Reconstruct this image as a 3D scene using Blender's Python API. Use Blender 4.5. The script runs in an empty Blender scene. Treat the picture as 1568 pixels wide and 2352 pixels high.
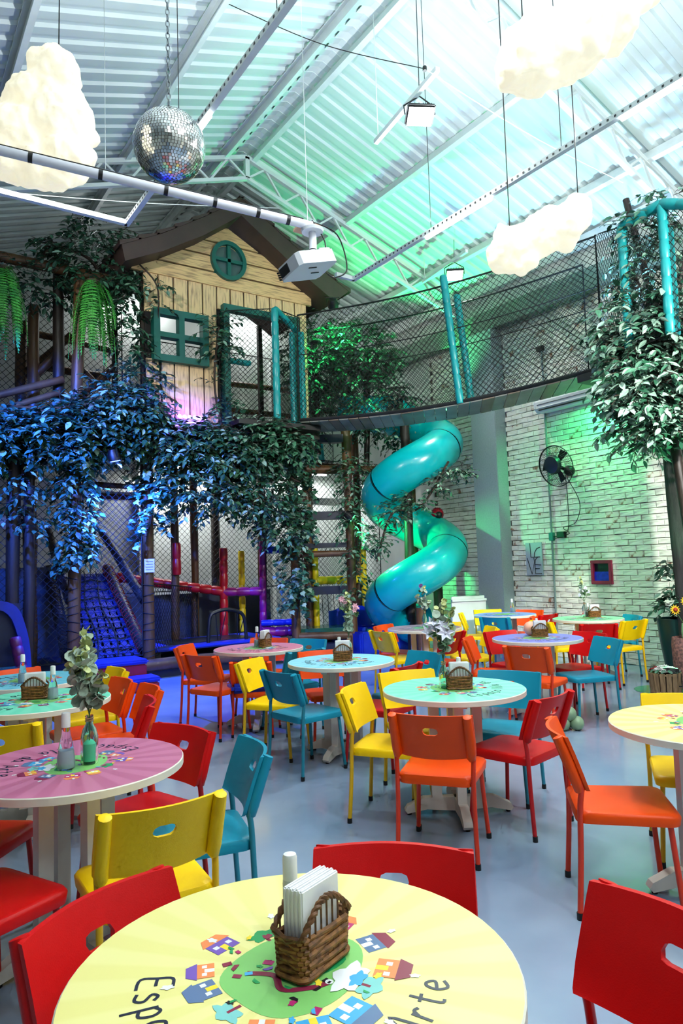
import bpy, bmesh, math, random
import numpy as np
from mathutils import Vector, Matrix, Euler

# ------------------------------------------------------------------ camera
FPX, PITCH, ROLL, HEAD, EYE = 1608.83, math.radians(4.3257), math.radians(-1.8895), math.radians(34.2246), 1.575
W_PX, H_PX = 1568.0, 2352.0
def _axes():
    cp, sp = math.cos(PITCH), math.sin(PITCH); c, s = math.cos(ROLL), math.sin(ROLL)
    rt, fw, up = Vector((1, 0, 0)), Vector((0, cp, sp)), Vector((0, -sp, cp))
    M = Matrix.Rotation(-HEAD, 3, 'Z')
    return M @ (c*rt + s*up), M @ fw, M @ (-s*rt + c*up)
RT, FW, UP = _axes()
ORG = Vector((0, 0, EYE))
scene = bpy.context.scene
COL = scene.collection
cam_d = bpy.data.cameras.new('camera'); cam = bpy.data.objects.new('camera', cam_d); COL.objects.link(cam)
cam_d.sensor_fit = 'VERTICAL'; cam_d.sensor_height = 36.0; cam_d.lens = FPX / H_PX * 36.0
cam_d.clip_start = .05; cam_d.clip_end = 100
cam.matrix_world = Matrix(((RT.x, UP.x, -FW.x, 0), (RT.y, UP.y, -FW.y, 0), (RT.z, UP.z, -FW.z, EYE), (0, 0, 0, 1)))
scene.camera = cam
# ------------------------------------------------------------------ world, exposure
scene.view_settings.view_transform = 'Standard'; scene.view_settings.look = 'None'
scene.view_settings.gamma = 1; scene.view_settings.use_curve_mapping = False
scene.view_settings.exposure = 0.42
wd = bpy.data.worlds.new('world'); scene.world = wd; wd.use_nodes = True
wd.node_tree.nodes['Background'].inputs[0].default_value = (.55, .75, .85, 1)
wd.node_tree.nodes['Background'].inputs[1].default_value = .3
try:
    scene.cycles.max_bounces = 5; scene.cycles.diffuse_bounces = 3; scene.cycles.glossy_bounces = 2
    scene.cycles.transmission_bounces = 4; scene.cycles.use_adaptive_sampling = True; scene.cycles.adaptive_threshold = .08; scene.cycles.adaptive_min_samples = 12; scene.cycles.transparent_max_bounces = 6
    scene.cycles.sample_clamp_indirect = 4.0; scene.cycles.use_denoising = True
except Exception: pass
# ------------------------------------------------------------------ large lights (every one sits at a lamp built further down)
LIGHT_Z = 5.2; TRACK_L, TRACK_R = 2.2, 5.09
def area(name, loc, rot, size, sy, power, color):
    d = bpy.data.lights.new(name, 'AREA'); d.shape = 'RECTANGLE'; d.size = size; d.size_y = sy; d.energy = power; d.color = color
    o = bpy.data.objects.new(name, d); COL.objects.link(o); o.location = loc; o.rotation_euler = rot; return o
def spot(name, loc, target, power, color, angle=60, blend=.6, radius=.08):
    d = bpy.data.lights.new(name, 'SPOT'); d.energy = power; d.color = color; d.spot_size = math.radians(angle); d.spot_blend = blend; d.shadow_soft_size = radius
    o = bpy.data.objects.new(name, d); COL.objects.link(o); o.location = loc
    o.rotation_euler = (Vector(target) - Vector(loc)).to_track_quat('-Z', 'Y').to_euler(); return o
COOL = (.93, .98, 1.0)
TUBES_R = [(4.66, 5.63), (2.2, 3.2), (-.4, .6), (-3, -2)]
TUBES_L = [(4.9, 5.2), (2.2, 3.2), (-.4, .6), (-3, -2)]
TUBES_X = [(-3.2, -2.2)]
for (xx, tubes) in ((TRACK_R, TUBES_R), (TRACK_L, TUBES_L)):
    for (a, b) in tubes:
        area('tube_light', (xx, (a+b)/2, LIGHT_Z-.09), (0, 0, 0), .12, b-a, 38*(b-a), COOL)
        area('tube_light', (xx, (a+b)/2, LIGHT_Z+.11), (math.pi, 0, 0), .12, b-a, (58 if xx > 4 else 85)*(b-a), (.88, .96, 1))
FLOODS = [((4.75, 5.27, 6.25), (3.6, 3.2, 0), 260), ((8.0, 8.2, 6.3), (6.5, 6.2, 0), 320), ((.5, .5, 5.6), (2.2, 2.6, 0), 70), ((-.5, 5.4, 5.9), (4.7, 10.2, 4.7), 1500), ((5.6, .8, 4.7), (8.9, 7.4, 3.5), 2700)]  # tree house and brick wall floods are added fill lamps outside the view
for i_, (p, t, w) in enumerate(FLOODS): spot('flood_light', (p[0], p[1], p[2]-.07), t, w, (1, .98, .93), (120, 120, 120, 50, 86)[i_], 1.0, .15)
DECK_TUBES = [(4.4, 5.6), (7.3, 8.3)]
UPPER_TUBES = [(3.6, 4.8), (6.0, 7.1)]
for a, b in UPPER_TUBES: area('tube_light', ((a+b)/2, 12.95, 6.96), (math.radians(-15), 0, 0), b-a, .1, 28*(b-a), COOL)
for a, b in DECK_TUBES: area('tube_light', ((a+b)/2, 12.75, 3.50), (0, 0, 0), b-a, .1, 45*(b-a), COOL)
GREEN, BLUE, PURPLE = (.06, 1, .28), (.03, .10, 1), (.30, .10, 1)
def zroof0(x): return 8.05-.337*abs(x-4.77)
COLOUR_SPOTS = [  # position, target, watts, colour, cone, mounting point
    ((8.8, 9.35, 4.4), (7.2, 8.3, 8.0), 600, GREEN, 95, (9.18, 9.35, 4.4)), ((8.3, 5.3, 4.15), (7.2, 5.6, 7.6), 520, (.3, .65, 1), 100, (8.3, 5.3, 3.95)),
    ((7.06, 9.98, 2.36), (8.0, 9.3, 1.5), 260, GREEN, 100, (7.14, 10.2, 2.36)), ((2.86, 9.75, 3.08), (3.6, 9.9, 0), 1500, BLUE, 125, (2.86, 10.4, 3.65)),
    ((.2, 7.2, 4.4), (2.6, 10.3, 2.9), 3400, (.03, .12, 1), 58, (.2, 7.2, zroof0(.2))), ((6.5, 9.6, 5.9), (7.3, 10.7, 4.9), 280, GREEN, 95, (6.5, 9.85, 6.2)),
    ((7.4, 4.5, .35), (8.35, 5.0, 3.6), 160, GREEN, 45, (7.4, 4.5, 0)), ((8.75, 6.0, 4.0), (9.2, 6.9, 2.6), 130, GREEN, 110, (9.18, 6.0, 4.0))]
for p, t, w, c, a, mp in COLOUR_SPOTS: spot('colour_spot', p, t, w, c, a)

# ------------------------------------------------------------------ helpers
random.seed(7); RNG = np.random.default_rng(7)
def ray(px, py): return RT*((px-784)/FPX) + FW - UP*((py-1176)/FPX)
def at(px, py, d): return ORG + ray(px, py)*d
def onz(px, py, z=0.0): d = ray(px, py); return ORG + d*((z-EYE)/d.z)
def onx(px, py, x): d = ray(px, py); return ORG + d*(x/d.x)
def ony(px, py, y): d = ray(px, py); return ORG + d*(y/d.y)
def proj(p):
    q = Vector(p)-ORG; d = q.dot(FW); return 784+FPX*q.dot(RT)/d, 1176-FPX*q.dot(UP)/d, d
def lin(c):
    return tuple((x/12.92 if x <= .04045 else ((x+.055)/1.055)**2.4) for x in (v/255 for v in c))
MATS = {}
def mat(name, rgb, rough=.5, metal=0.0, var=.10, scale=6.0, bump=0.0, bscale=40.0, emit=0.0, emit_rgb=None, trans=0.0, stretch=None, coat=0.0, spec=.5, rgb2=None, lo=.35, hi=.65, sss=0.0):
    if name in MATS: return MATS[name]
    m = bpy.data.materials.new(name); m.use_nodes = True; nt = m.node_tree; N = nt.nodes; L = nt.links
    b = N['Principled BSDF']
    c = lin(rgb); c2 = lin(rgb2) if rgb2 else tuple(max(0, x*(1-2*var)) for x in c)
    tc = N.new('ShaderNodeTexCoord'); mp = N.new('ShaderNodeMapping'); L.new(tc.outputs['Object'], mp.inputs[0])
    if stretch: mp.inputs['Scale'].default_value = stretch
    nz = N.new('ShaderNodeTexNoise'); nz.inputs['Scale'].default_value = scale; nz.inputs['Detail'].default_value = 3
    L.new(mp.outputs[0], nz.inputs['Vector'])
    cr = N.new('ShaderNodeValToRGB'); cr.color_ramp.elements[0].position = lo; cr.color_ramp.elements[1].position = hi
    cr.color_ramp.elements[0].color = (*c2, 1); cr.color_ramp.elements[1].color = (*c, 1)
    L.new(nz.outputs['Fac'], cr.inputs[0]); L.new(cr.outputs[0], b.inputs['Base Color'])
    b.inputs['Roughness'].default_value = rough; b.inputs['Metallic'].default_value = metal
    b.inputs['Specular IOR Level'].default_value = spec
    if coat: b.inputs['Coat Weight'].default_value = coat
    if trans: b.inputs['Transmission Weight'].default_value = trans; b.inputs['IOR'].default_value = 1.3
    if bump:
        n2 = N.new('ShaderNodeTexNoise'); n2.inputs['Scale'].default_value = bscale; L.new(mp.outputs[0], n2.inputs['Vector'])
        bm_ = N.new('ShaderNodeBump'); bm_.inputs['Strength'].default_value = bump; bm_.inputs['Distance'].default_value = .01
        L.new(n2.outputs['Fac'], bm_.inputs['Height']); L.new(bm_.outputs[0], b.inputs['Normal'])
    if emit:
        b.inputs['Emission Color'].default_value = (*lin(emit_rgb or rgb), 1); b.inputs['Emission Strength'].default_value = emit
    MATS[name] = m; return m

class B:
    def __init__(s): s.v = []; s.f = []; s.m = []
    def add(s, vs, fs, M=None, mi=0):
        k = len(s.v)
        s.v += [tuple(M @ Vector(p)) for p in vs] if M is not None else [tuple(p) for p in vs]
        s.f += [tuple(i+k for i in q) for q in fs]; s.m += [mi]*len(fs); return s
    def box(s, c, d, M=None, mi=0, bev=0.0):
        x, y, z = d[0]/2, d[1]/2, d[2]/2
        if bev:
            bm = bmesh.new(); bmesh.ops.create_cube(bm, size=1)
            for v in bm.verts: v.co = Vector((v.co.x*d[0], v.co.y*d[1], v.co.z*d[2]))
            bmesh.ops.bevel(bm, geom=bm.edges[:], offset=bev, segments=2, affect='EDGES')
            T = Matrix.Translation(c); bm.verts.index_update()
            vs = [T @ v.co for v in bm.verts]; fs = [[v.index for v in f.verts] for f in bm.faces]; bm.free()
            return s.add(vs, fs, M, mi)
        vs = [(c[0]+a*x, c[1]+b*y, c[2]+e*z) for e in (-1, 1) for a, b in ((-1, -1), (1, -1), (1, 1), (-1, 1))]
        return s.add(vs, [(3, 2, 1, 0), (4, 5, 6, 7), (0, 1, 5, 4), (1, 2, 6, 5), (2, 3, 7, 6), (3, 0, 4, 7)], M, mi)
    def beam(s, a, b, w, h, mi=0, upv=(0, 0, 1)):
        a, b = Vector(a), Vector(b); d = (b-a); l = d.length; d.normalize()
        u = Vector(upv); x = d.cross(u)
        if x.length < 1e-4: x = Vector((1, 0, 0))
        x.normalize(); u = x.cross(d)
        M = Matrix(((x.x, d.x, u.x, (a.x+b.x)/2), (x.y, d.y, u.y, (a.y+b.y)/2), (x.z, d.z, u.z, (a.z+b.z)/2), (0, 0, 0, 1)))
        return s.box((0, 0, 0), (w, l, h), M, mi)
    def tube(s, pts, r, n=8, mi=0, cap=True, closed=False):
        P = [Vector(p) for p in pts]; k = len(P); rs = r if isinstance(r, (list, tuple)) else [r]*k
        vs = []; prev = None
        for i in range(k):
            if closed: t = P[(i+1) % k]-P[i-1]
            else: t = P[min(i+1, k-1)]-P[max(i-1, 0)]
            t.normalize()
            if prev is None: x = t.orthogonal().normalized()
            else:
                x = prev - t*prev.dot(t)
                x = x.normalized() if x.length > 1e-6 else t.orthogonal().normalized()
            prev = x; y = t.cross(x)
            for j in range(n):
                a = 2*math.pi*j/n; vs.append(P[i] + (x*math.cos(a)+y*math.sin(a))*rs[i])
        fs = []
        for i in range(k if closed else k-1):
            i2 = (i+1) % k
            for j in range(n): fs.append((i*n+j, i*n+(j+1) % n, i2*n+(j+1) % n, i2*n+j))
        if cap and not closed:
            fs.append(tuple(reversed(range(n)))); fs.append(tuple((k-1)*n+j for j in range(n)))
        return s.add(vs, fs, None, mi)
    def lathe(s, prof, n=20, M=None, mi=0, cap=True):
        vs = []; fs = []; k = len(prof)
        for r, z in prof:
            for j in range(n): a = 2*math.pi*j/n; vs.append((r*math.cos(a), r*math.sin(a), z))
        for i in range(k-1):
            for j in range(n): fs.append((i*n+j, i*n+(j+1) % n, (i+1)*n+(j+1) % n, (i+1)*n+j))
        if cap: fs.append(tuple(reversed(range(n)))); fs.append(tuple((k-1)*n+j for j in range(n)))
        return s.add(vs, fs, M, mi)
    def prism(s, poly, off, mi=0, M=None):
        n = len(poly); o = Vector(off); vs = [Vector(p) for p in poly]; vs += [p+o for p in vs]
        fs = [tuple(reversed(range(n))), tuple(range(n, 2*n))] + [(i, (i+1) % n, n+(i+1) % n, n+i) for i in range(n)]
        return s.add(vs, fs, M, mi)
    def ball(s, c, r, n=12, m=8, mi=0, sc=(1, 1, 1)):
        prof = [(max(1e-4, math.sin(math.pi*i/m)), -math.cos(math.pi*i/m)) for i in range(m+1)]
        M = Matrix.Translation(c) @ Matrix.Diagonal((r*sc[0], r*sc[1], r*sc[2], 1)); return s.lathe(prof, n, M, mi)
    def build(s, name, mats, parent=None, smooth=True, angle=40, fixn=True):
        me = bpy.data.meshes.new(name); me.from_pydata(s.v, [], s.f)
        ms = mats if isinstance(mats, (list, tuple)) else [mats]
        for m in ms: me.materials.append(m)
        if len(ms) > 1: me.polygons.foreach_set('material_index', s.m)
        if fixn:
            bm = bmesh.new(); bm.from_mesh(me); bmesh.ops.recalc_face_normals(bm, faces=bm.faces[:]); bm.to_mesh(me); bm.free()
        if smooth:
            me.polygons.foreach_set('use_smooth', [True]*len(me.polygons)); me.set_sharp_from_angle(angle=math.radians(angle))
        me.update()
        return mk(name, me, parent)
def mk(name, data, parent=None):
    o = bpy.data.objects.new(name, data); COL.objects.link(o); o.parent = parent; return o
def tag(o, label=None, cat=None, group=None, kind=None):
    if label: o['label'] = label
    if cat: o['category'] = cat
    if group: o['group'] = group
    if kind: o['kind'] = kind
    return o
def thing(name, label, cat, loc=(0, 0, 0), rz=0.0, group=None):
    o = mk(name, None); o.empty_display_size = .1; o.location = loc; o.rotation_euler = (0, 0, rz); return tag(o, label, cat, group)
def copy_tree(o, parent=None):
    c = o.copy(); COL.objects.link(c); c.parent = parent
    for ch in list(o.children): copy_tree(ch, c)
    return c
def rel(points, base):   # world points -> local of an unrotated thing at base
    b = Vector(base); return [Vector(p)-b for p in points]
def bez(pts, n=12):      # Catmull-Rom through points
    P = [Vector(p) for p in pts]; out = []
    for i in range(len(P)-1):
        p0, p1, p2, p3 = P[max(i-1, 0)], P[i], P[i+1], P[min(i+2, len(P)-1)]
        for k in range(n):
            t = k/n; out.append(.5*((2*p1)+(-p0+p2)*t+(2*p0-5*p1+4*p2-p3)*t*t+(-p0+3*p1-3*p2+p3)*t**3))
    out.append(P[-1]); return out

# ------------------------------------------------------------------ materials
m_white = mat('white_paint', (225, 228, 226), .5, var=.03)
m_steel = mat('white_steel', (222, 230, 228), .45, var=.04)
m_roof = mat('roof_sheet', (206, 218, 216), .34, .0, var=.03, scale=1.5, spec=.6)
m_black = mat('black_plastic', (14, 15, 17), .45, var=.1)
m_rope = mat('net_cord', (12, 16, 18), .8, var=.1)
m_log = mat('varnished_log', (104, 70, 40), .45, var=.25, scale=4, stretch=(1, 1, .25), bump=.4, bscale=30)
m_logdark = mat('dark_log', (46, 34, 26), .5, var=.25, scale=4, stretch=(1, 1, .25), bump=.4, bscale=30)
m_teal = mat('teal_vinyl', (18, 148, 150), .35, var=.08)
m_redpad = mat('red_vinyl', (185, 18, 30), .35, var=.08)
m_magpad = mat('magenta_vinyl', (140, 20, 110), .35, var=.08)
m_yelpad = mat('yellow_vinyl', (225, 195, 10), .4, var=.08)
m_bluepad = mat('blue_vinyl', (20, 50, 190), .35, var=.1)
m_navypad = mat('navy_vinyl', (14, 24, 44), .35, var=.1)
m_greenframe = mat('green_paint', (8, 92, 82), .45, var=.05)
m_leaf = [mat('leaf_dark', (34, 82, 58), .42, var=.2, scale=3), mat('leaf_mid', (70, 122, 94), .42, var=.15, scale=3), mat('leaf_pale', (136, 170, 150), .45, var=.1, scale=3)]
m_fern = mat('fern_green', (74, 172, 62), .5, var=.2, scale=6, rgb2=(38, 122, 44))
m_stem = mat('brown_stem', (62, 45, 34), .7, var=.2)

# ------------------------------------------------------------------ setting
X_R, X_L, Y_B, Y_F, RIDGE, ZR, SL = 9.2, -5.2, 13.2, -6.0, 4.77, 8.05, .337
def zroof(x): return ZR - SL*abs(x-RIDGE)
# floor : polished blue-grey resin
def floor_mat():
    m = bpy.data.materials.new('polished_floor'); m.use_nodes = True; nt = m.node_tree; N = nt.nodes; L = nt.links; b = N['Principled BSDF']
    tc = N.new('ShaderNodeTexCoord'); n = N.new('ShaderNodeTexNoise'); n.inputs['Scale'].default_value = .9; n.inputs['Detail'].default_value = 5
    L.new(tc.outputs['Object'], n.inputs['Vector'])
    cr = N.new('ShaderNodeValToRGB'); cr.color_ramp.elements[0].color = (*lin((112, 134, 160)), 1); cr.color_ramp.elements[1].color = (*lin((146, 164, 186)), 1)
    cr.color_ramp.elements[0].position = .3; cr.color_ramp.elements[1].position = .7
    L.new(n.outputs['Fac'], cr.inputs[0]); L.new(cr.outputs[0], b.inputs['Base Color'])
    n2 = N.new('ShaderNodeTexNoise'); n2.inputs['Scale'].default_value = 3; L.new(tc.outputs['Object'], n2.inputs['Vector'])
    mr = N.new('ShaderNodeMapRange'); mr.inputs['To Min'].default_value = .10; mr.inputs['To Max'].default_value = .22
    L.new(n2.outputs['Fac'], mr.inputs['Value']); L.new(mr.outputs[0], b.inputs['Roughness'])
    b.inputs['Specular IOR Level'].default_value = .75; return m
tag(B().box(((X_R+X_L)/2, (Y_B+Y_F)/2, -.05), (X_R-X_L+.4, Y_B-Y_F+.4, .1)).build('floor', floor_mat()), kind='structure')
m_stucco = mat('white_stucco', (206, 210, 204), .8, var=.06, scale=2, bump=.25, bscale=60)
gz = zroof(X_L)
def gable(y0, y1):
    return B().prism([(X_L, y0, 0), (X_R, y0, 0), (X_R, y0, zroof(X_R)), (RIDGE, y0, ZR), (X_L, y0, gz)], (0, y1-y0, 0))
wb = tag(gable(Y_B, Y_B+.15).build('wall_back', m_stucco, smooth=False), kind='structure')
tag(gable(Y_F-.15, Y_F).build('wall_front', m_stucco, smooth=False), kind='structure')
tag(B().box((X_L-.075, (Y_B+Y_F)/2, gz/2), (.15, Y_B-Y_F, gz)).build('wall_left', m_stucco), kind='structure')
zr = zroof(X_R)
m_brick = mat('white_brick', (230, 230, 218), .75, var=.1, scale=5, bump=.8, bscale=16, rgb2=(192, 188, 174), lo=.28, hi=.5, stretch=(1, .6, 2.2))
m_brickworn = mat('worn_brick', (216, 214, 200), .8, scale=9, bump=.7, bscale=22, rgb2=(142, 96, 70), lo=.34, hi=.46)
m_mortar = mat('dark_mortar', (118, 110, 98), .9, var=.3, scale=6)
wr = tag(B().box((X_R+.1, (Y_B+Y_F)/2, zr/2), (.2, Y_B-Y_F, zr)).build('wall_right', m_mortar), kind='structure')
BR_Y0, BR_Y1, BR_Z = 3.2, 10.25, 5.6
tag(B().box((X_R-.012, (BR_Y1+Y_B)/2, zr/2), (.03, Y_B-BR_Y1, zr)).box((X_R-.012, (BR_Y0+BR_Y1)/2, (BR_Z+zr)/2), (.03, BR_Y1-BR_Y0, zr-BR_Z)).box((X_R-.012, (BR_Y0+Y_F)/2, zr/2), (.03, BR_Y0-Y_F, zr)).build('plaster', m_stucco, wr), 'white plaster above and beside the brick face')
# bricks
def brick_mesh(seed, l, h):
    rg = random.Random(seed); d = .022; e = .005
    vs = []
    for y, z in ((-l/2, -h/2), (l/2, -h/2), (l/2, h/2), (-l/2, h/2)): vs.append((0, y, z))
    for y, z in ((-l/2, -h/2), (l/2, -h/2), (l/2, h/2), (-l/2, h/2)): vs.append((-d*.6, y*(.99), z*(.96)))
    for y, z in ((-l/2, -h/2), (0, -h/2), (l/2, -h/2), (l/2, h/2), (0, h/2), (-l/2, h/2)):
        vs.append((-d+rg.uniform(-.004, .004), y-math.copysign(e, y)*(y != 0)+rg.uniform(-.006, .006), z-math.copysign(e, z)+rg.uniform(-.005, .005)))
    fs = [(0, 1, 5, 4), (1, 2, 6, 5), (2, 3, 7, 6), (3, 0, 4, 7), (4, 5, 10, 9, 8), (5, 6, 11, 10), (6, 7, 13, 12, 11), (7, 4, 8, 13), (8, 9, 12, 13), (9, 10, 11, 12)]
    return vs, fs
BL, BH, GAP = .232, .086, .005
VAR = [brick_mesh(i, BL-GAP, BH-GAP) for i in range(6)]
VMESH = []
for i, (vs, fs) in enumerate(VAR):
    for mm in (m_brick, m_brickworn):
        me = bpy.data.meshes.new('brick'); me.from_pydata(vs, [], fs); me.materials.append(mm); VMESH.append(me)
cells = []
for r in range(int(BR_Z/BH)):
    y = BR_Y0 + (BL/2 if r % 2 else 0)
    while y < BR_Y1:
        z = (r+.5)*BH
        if not (8.42 < y < 8.82): cells.append((y, z))
        y += BL
hidden = lambda q: (q[0] > 1370 and q[1] < 1040) or q[0] > 1535 or (q[0] < 1085 and q[1] < 1400)
def key(c):
    q = proj((X_R, c[0], c[1])); vis = 1000 < q[0] < 1535 and 900 < q[1] < 1560 and not hidden(q)
    return (not vis, q[2])
cells.sort(key=key)
rest = [B(), B()]
for i, (y, z) in enumerate(cells):
    k = random.randrange(6); worn = random.random() < .09
    if i < 300:
        o = mk('brick', VMESH[k*2+worn], wr); o.location = (X_R-random.uniform(0, .008), y+random.uniform(-.004, .004), z+random.uniform(-.003, .003)); o.rotation_euler = (random.uniform(-.012, .012), 0, random.uniform(-.01, .01))
    else:
        rest[worn].add(*VAR[k], Matrix.Translation((X_R-random.uniform(0, .008), y, z)) @ Matrix.Rotation(random.uniform(-.012, .012), 4, 'X'))
tag(rest[0].build('brick_field', m_brick, wr, smooth=False, fixn=False), kind='stuff')
tag(rest[1].build('worn_brick_field', m_brickworn, wr, smooth=False, fixn=False), kind='stuff')
m_beam = mat('grey_green_beam', (128, 146, 132), .8, var=.08)
tag(B().box((X_R-.11, (Y_F+Y_B)/2, 5.78), (.22, Y_B-Y_F, .34)).build('trim_1', m_beam), kind='structure')
m_pillar = mat('grey_pillar', (158, 168, 172), .8, var=.05, scale=40)
tag(B().box((X_R-.14, 8.62, 2.8), (.28, .58, 5.6), bev=.008).build('trim_2', m_pillar), kind='structure')
tag(B().box((X_R-.05, (Y_F+Y_B)/2, zr-.12), (.16, Y_B-Y_F, .2)).build('trim_3', m_white), kind='structure')
# back wall : horizontal concrete band and pilasters
tag(B().box((2, Y_B-.06, 3.2), (14.4, .12, .25)).build('trim_4', m_stucco), kind='structure')
for x, i in ((1.2, 5), (4.4, 6), (7.3, 7)): tag(B().box((x, Y_B-.08, 3), (.3, .16, 6.0)).build('trim_%d' % i, m_stucco), kind='structure')
# roof sheets, corrugated across the slope
def sheet(x0, x1):
    b = B(); pitch = .23; hgt = .034; ys = []
    y = Y_F
    while y < Y_B+.1:
        ys += [(y, 0), (y+pitch*.45, 0), (y+pitch*.55, hgt), (y+pitch*.9, hgt)]; y += pitch
    n = len(ys); vs = [(x, yy, zroof(x)+zz) for x in (x0, x1) for yy, zz in ys]
    b.add(vs, [(i, i+1, n+i+1, n+i) for i in range(n-1)]); return b
ceil = tag(sheet(RIDGE, X_R+.25).build('ceiling', m_roof, smooth=False, fixn=False), kind='structure')
c2 = tag(sheet(X_L-.2, RIDGE).build('ceiling', m_roof, smooth=False, fixn=False), kind='structure')
tag(B().prism([(RIDGE-.12, Y_F, ZR-.035), (RIDGE, Y_F, ZR+.005), (RIDGE+.12, Y_F, ZR-.035), (RIDGE, Y_F, ZR+.06)], (0, Y_B-Y_F, 0)).build('ridge_cap', m_steel, ceil))
for x in (1.15, 2.88, 4.38, 4.93, 6.65, 8.4, -.6, -2.4, -4.2):
    p = ceil if x > RIDGE else c2; sg = 1 if x > RIDGE else -1; zz = zroof(x)-.012
    u = Vector((sg, 0, -SL)).normalized(); nrm = Vector((SL*sg, 0, 1)).normalized(); c = Vector((x, 0, zz))
    prof = [c-u*.035, c+u*.035, c+u*.035-nrm*.012, c-u*.023-nrm*.012, c-u*.023-nrm*.13, c+u*.035-nrm*.13, c+u*.035-nrm*.142, c-u*.035-nrm*.142]
    B().prism([(q.x, Y_F, q.z) for q in prof], (0, Y_B-Y_F, 0)).build('purlin', m_steel, p, smooth=False)

# trusses
def truss(y, label, x0=X_L, x1=X_R):
    t = thing('roof_truss', label, 'truss', (0, y, 0)); dep = .34; off = .155
    top = lambda x: zroof(x)-off
    for a, b in ((x0, RIDGE), (RIDGE, x1)):
        B().beam((a, 0, top(a)), (b, 0, top(b)), .07, .06).build('top_chord', m_steel, t)
        B().beam((a, 0, top(a)-dep), (b, 0, top(b)-dep), .07, .05).build('bottom_chord', m_steel, t)
        n = max(2, round(abs(b-a)/.62)); st = (b-a)/n
        for i in range(n):
            xa = a+st*i; xb = xa+st; xm = xa+st/2
            B().beam((xa, 0, top(xa)-dep), (xm, 0, top(xm)), .03, .03).build('web_bar', m_steel, t)
            B().beam((xm, 0, top(xm)), (xb, 0, top(xb)-dep), .03, .03).build('web_bar', m_steel, t)
    B().beam((RIDGE, 0, top(RIDGE)), (RIDGE, 0, top(RIDGE)-dep), .07, .07).build('king_post', m_steel, t)
truss(9.3, 'white lattice roof truss above the wooden tree house')
truss(4.95, 'white lattice roof truss behind the top right cloud lamp')
truss(.6, 'white lattice roof truss above the dining tables at the camera')

# light tracks (perforated channel, tubes and hangers)
m_tube = mat('lit_tube', (255, 255, 255), .4, emit=9.0, emit_rgb=(240, 250, 255))
def track(x, tubes, y0, y1, label, stub):
    t = thing('light_track', label, 'light fixture', (x, 0, LIGHT_Z))
    b = B().box((0, (y0+y1)/2, 0), (.05, y1-y0, .05)); b.build('channel', m_steel, t)
    h = B(); y = y0+.1
    while y < y1-.05: h.box((.026, y, 0), (.004, .018, .018)); h.box((-.026, y, 0), (.004, .018, .018)); y += .07
    tag(h.build('slot_holes', m_black, t, smooth=False), kind='stuff')
    for a, c in tubes: B().tube([(0, a, -.045), (0, c, -.045)], .02, 10).build('lit_tube', m_tube, t)
    for yy in np.arange(y0+.8, y1, 1.75):
        B().tube([(0, yy, 0), (0, yy, zroof(x)-LIGHT_Z-.02)], .004, 5).build('hanger_wire', m_black, t)
    if stub: B().box(((stub)/2, y1-.025, 0), (abs(stub), .05, .05)).build('end_channel', m_steel, t)
track(TRACK_R, TUBES_R, -4, 7.05, 'white perforated light channel with lit tubes on the right of the room', -.28)
track(TRACK_L, TUBES_L, -4, 7.05, 'white perforated light channel running behind the mirror ball', -5.2)

# ------------------------------------------------------------------ nets
def net(name, quad, parent=None, cell=.075, r=.0042, sag=None, seg=1):
    A, Bq, C, D = [np.array(p, float) for p in quad]     # bottom-left, bottom-right, top-right, top-left
    Wd = (np.linalg.norm(Bq-A)+np.linalg.norm(C-D))/2; Hd = (np.linalg.norm(D-A)+np.linalg.norm(C-Bq))/2
    st = cell*1.4142; segs = []
    def pt(s, t):
        p = (1-s)*(1-t)*A+s*(1-t)*Bq+s*t*C+(1-s)*t*D
        if sag is not None: p = p+sag(s, t)
        return p
    for sgn in (1, -1):
        k = (0 if sgn > 0 else -Hd)+st/2
        kmax = Wd+Hd if sgn > 0 else Wd
        while k < kmax:
            # u + sgn*v = k  (u in 0..W, v in 0..H)
            if sgn > 0: u0, u1 = max(0, k-Hd), min(Wd, k)
            else: u0, u1 = max(0, k), min(Wd, k+Hd)
            if u1-u0 > 1e-3:
                us = np.linspace(u0, u1, seg+1); segs.append([pt(u/Wd, ((k-u) if sgn > 0 else (u-k))/Hd) for u in us])
            k += st
    b = B()
    for s in segs: b.tube(s, r, 3, cap=False)
    rim = [pt(s, 0) for s in np.linspace(0, 1, seg*3+1)] + [pt(1, t) for t in np.linspace(0, 1, 3)][1:] + [pt(s, 1) for s in np.linspace(1, 0, seg*3+1)][1:] + [pt(0, t) for t in np.linspace(1, 0, 3)][1:-1]
    b.tube(rim, r*2.4, 5, closed=True)
    return b.build(name, m_rope, parent, smooth=False, fixn=False)

def log(parent, a, b, r=.07, m=None, name='log_post', n=10):
    a, b = Vector(a), Vector(b); rg = random.Random(hash((round(a.x, 2), round(b.z, 2))))
    k = max(2, int((b-a).length/.7)); pts = []; rs = []
    for i in range(k+1):
        t = i/k; j = Vector((rg.uniform(-1, 1), rg.uniform(-1, 1), rg.uniform(-1, 1)))*(.012 if 0 < i < k else 0)
        pts.append(a.lerp(b, t)+j); rs.append(r*rg.uniform(.93, 1.07))
    return B().tube(pts, rs, n).build(name, m or m_log, parent)
def pad(parent, a, b, m, r=.06, name='padded_tube', every=.22):
    a, b = Vector(a), Vector(b); L = (b-a).length; k = max(1, round(L/every)); pts = []; rs = []
    for i in range(k):
        for t, q in ((.0, .86), (.12, 1.0), (.5, 1.03), (.88, 1.0), (1.0, .86)):
            pts.append(a.lerp(b, (i+t*.999)/k)); rs.append(r*q)
    return B().tube(pts, rs, 10).build(name, m, parent, angle=60)

m_nap = mat('paper_napkin', (236, 238, 240), .8, var=.02)
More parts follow.
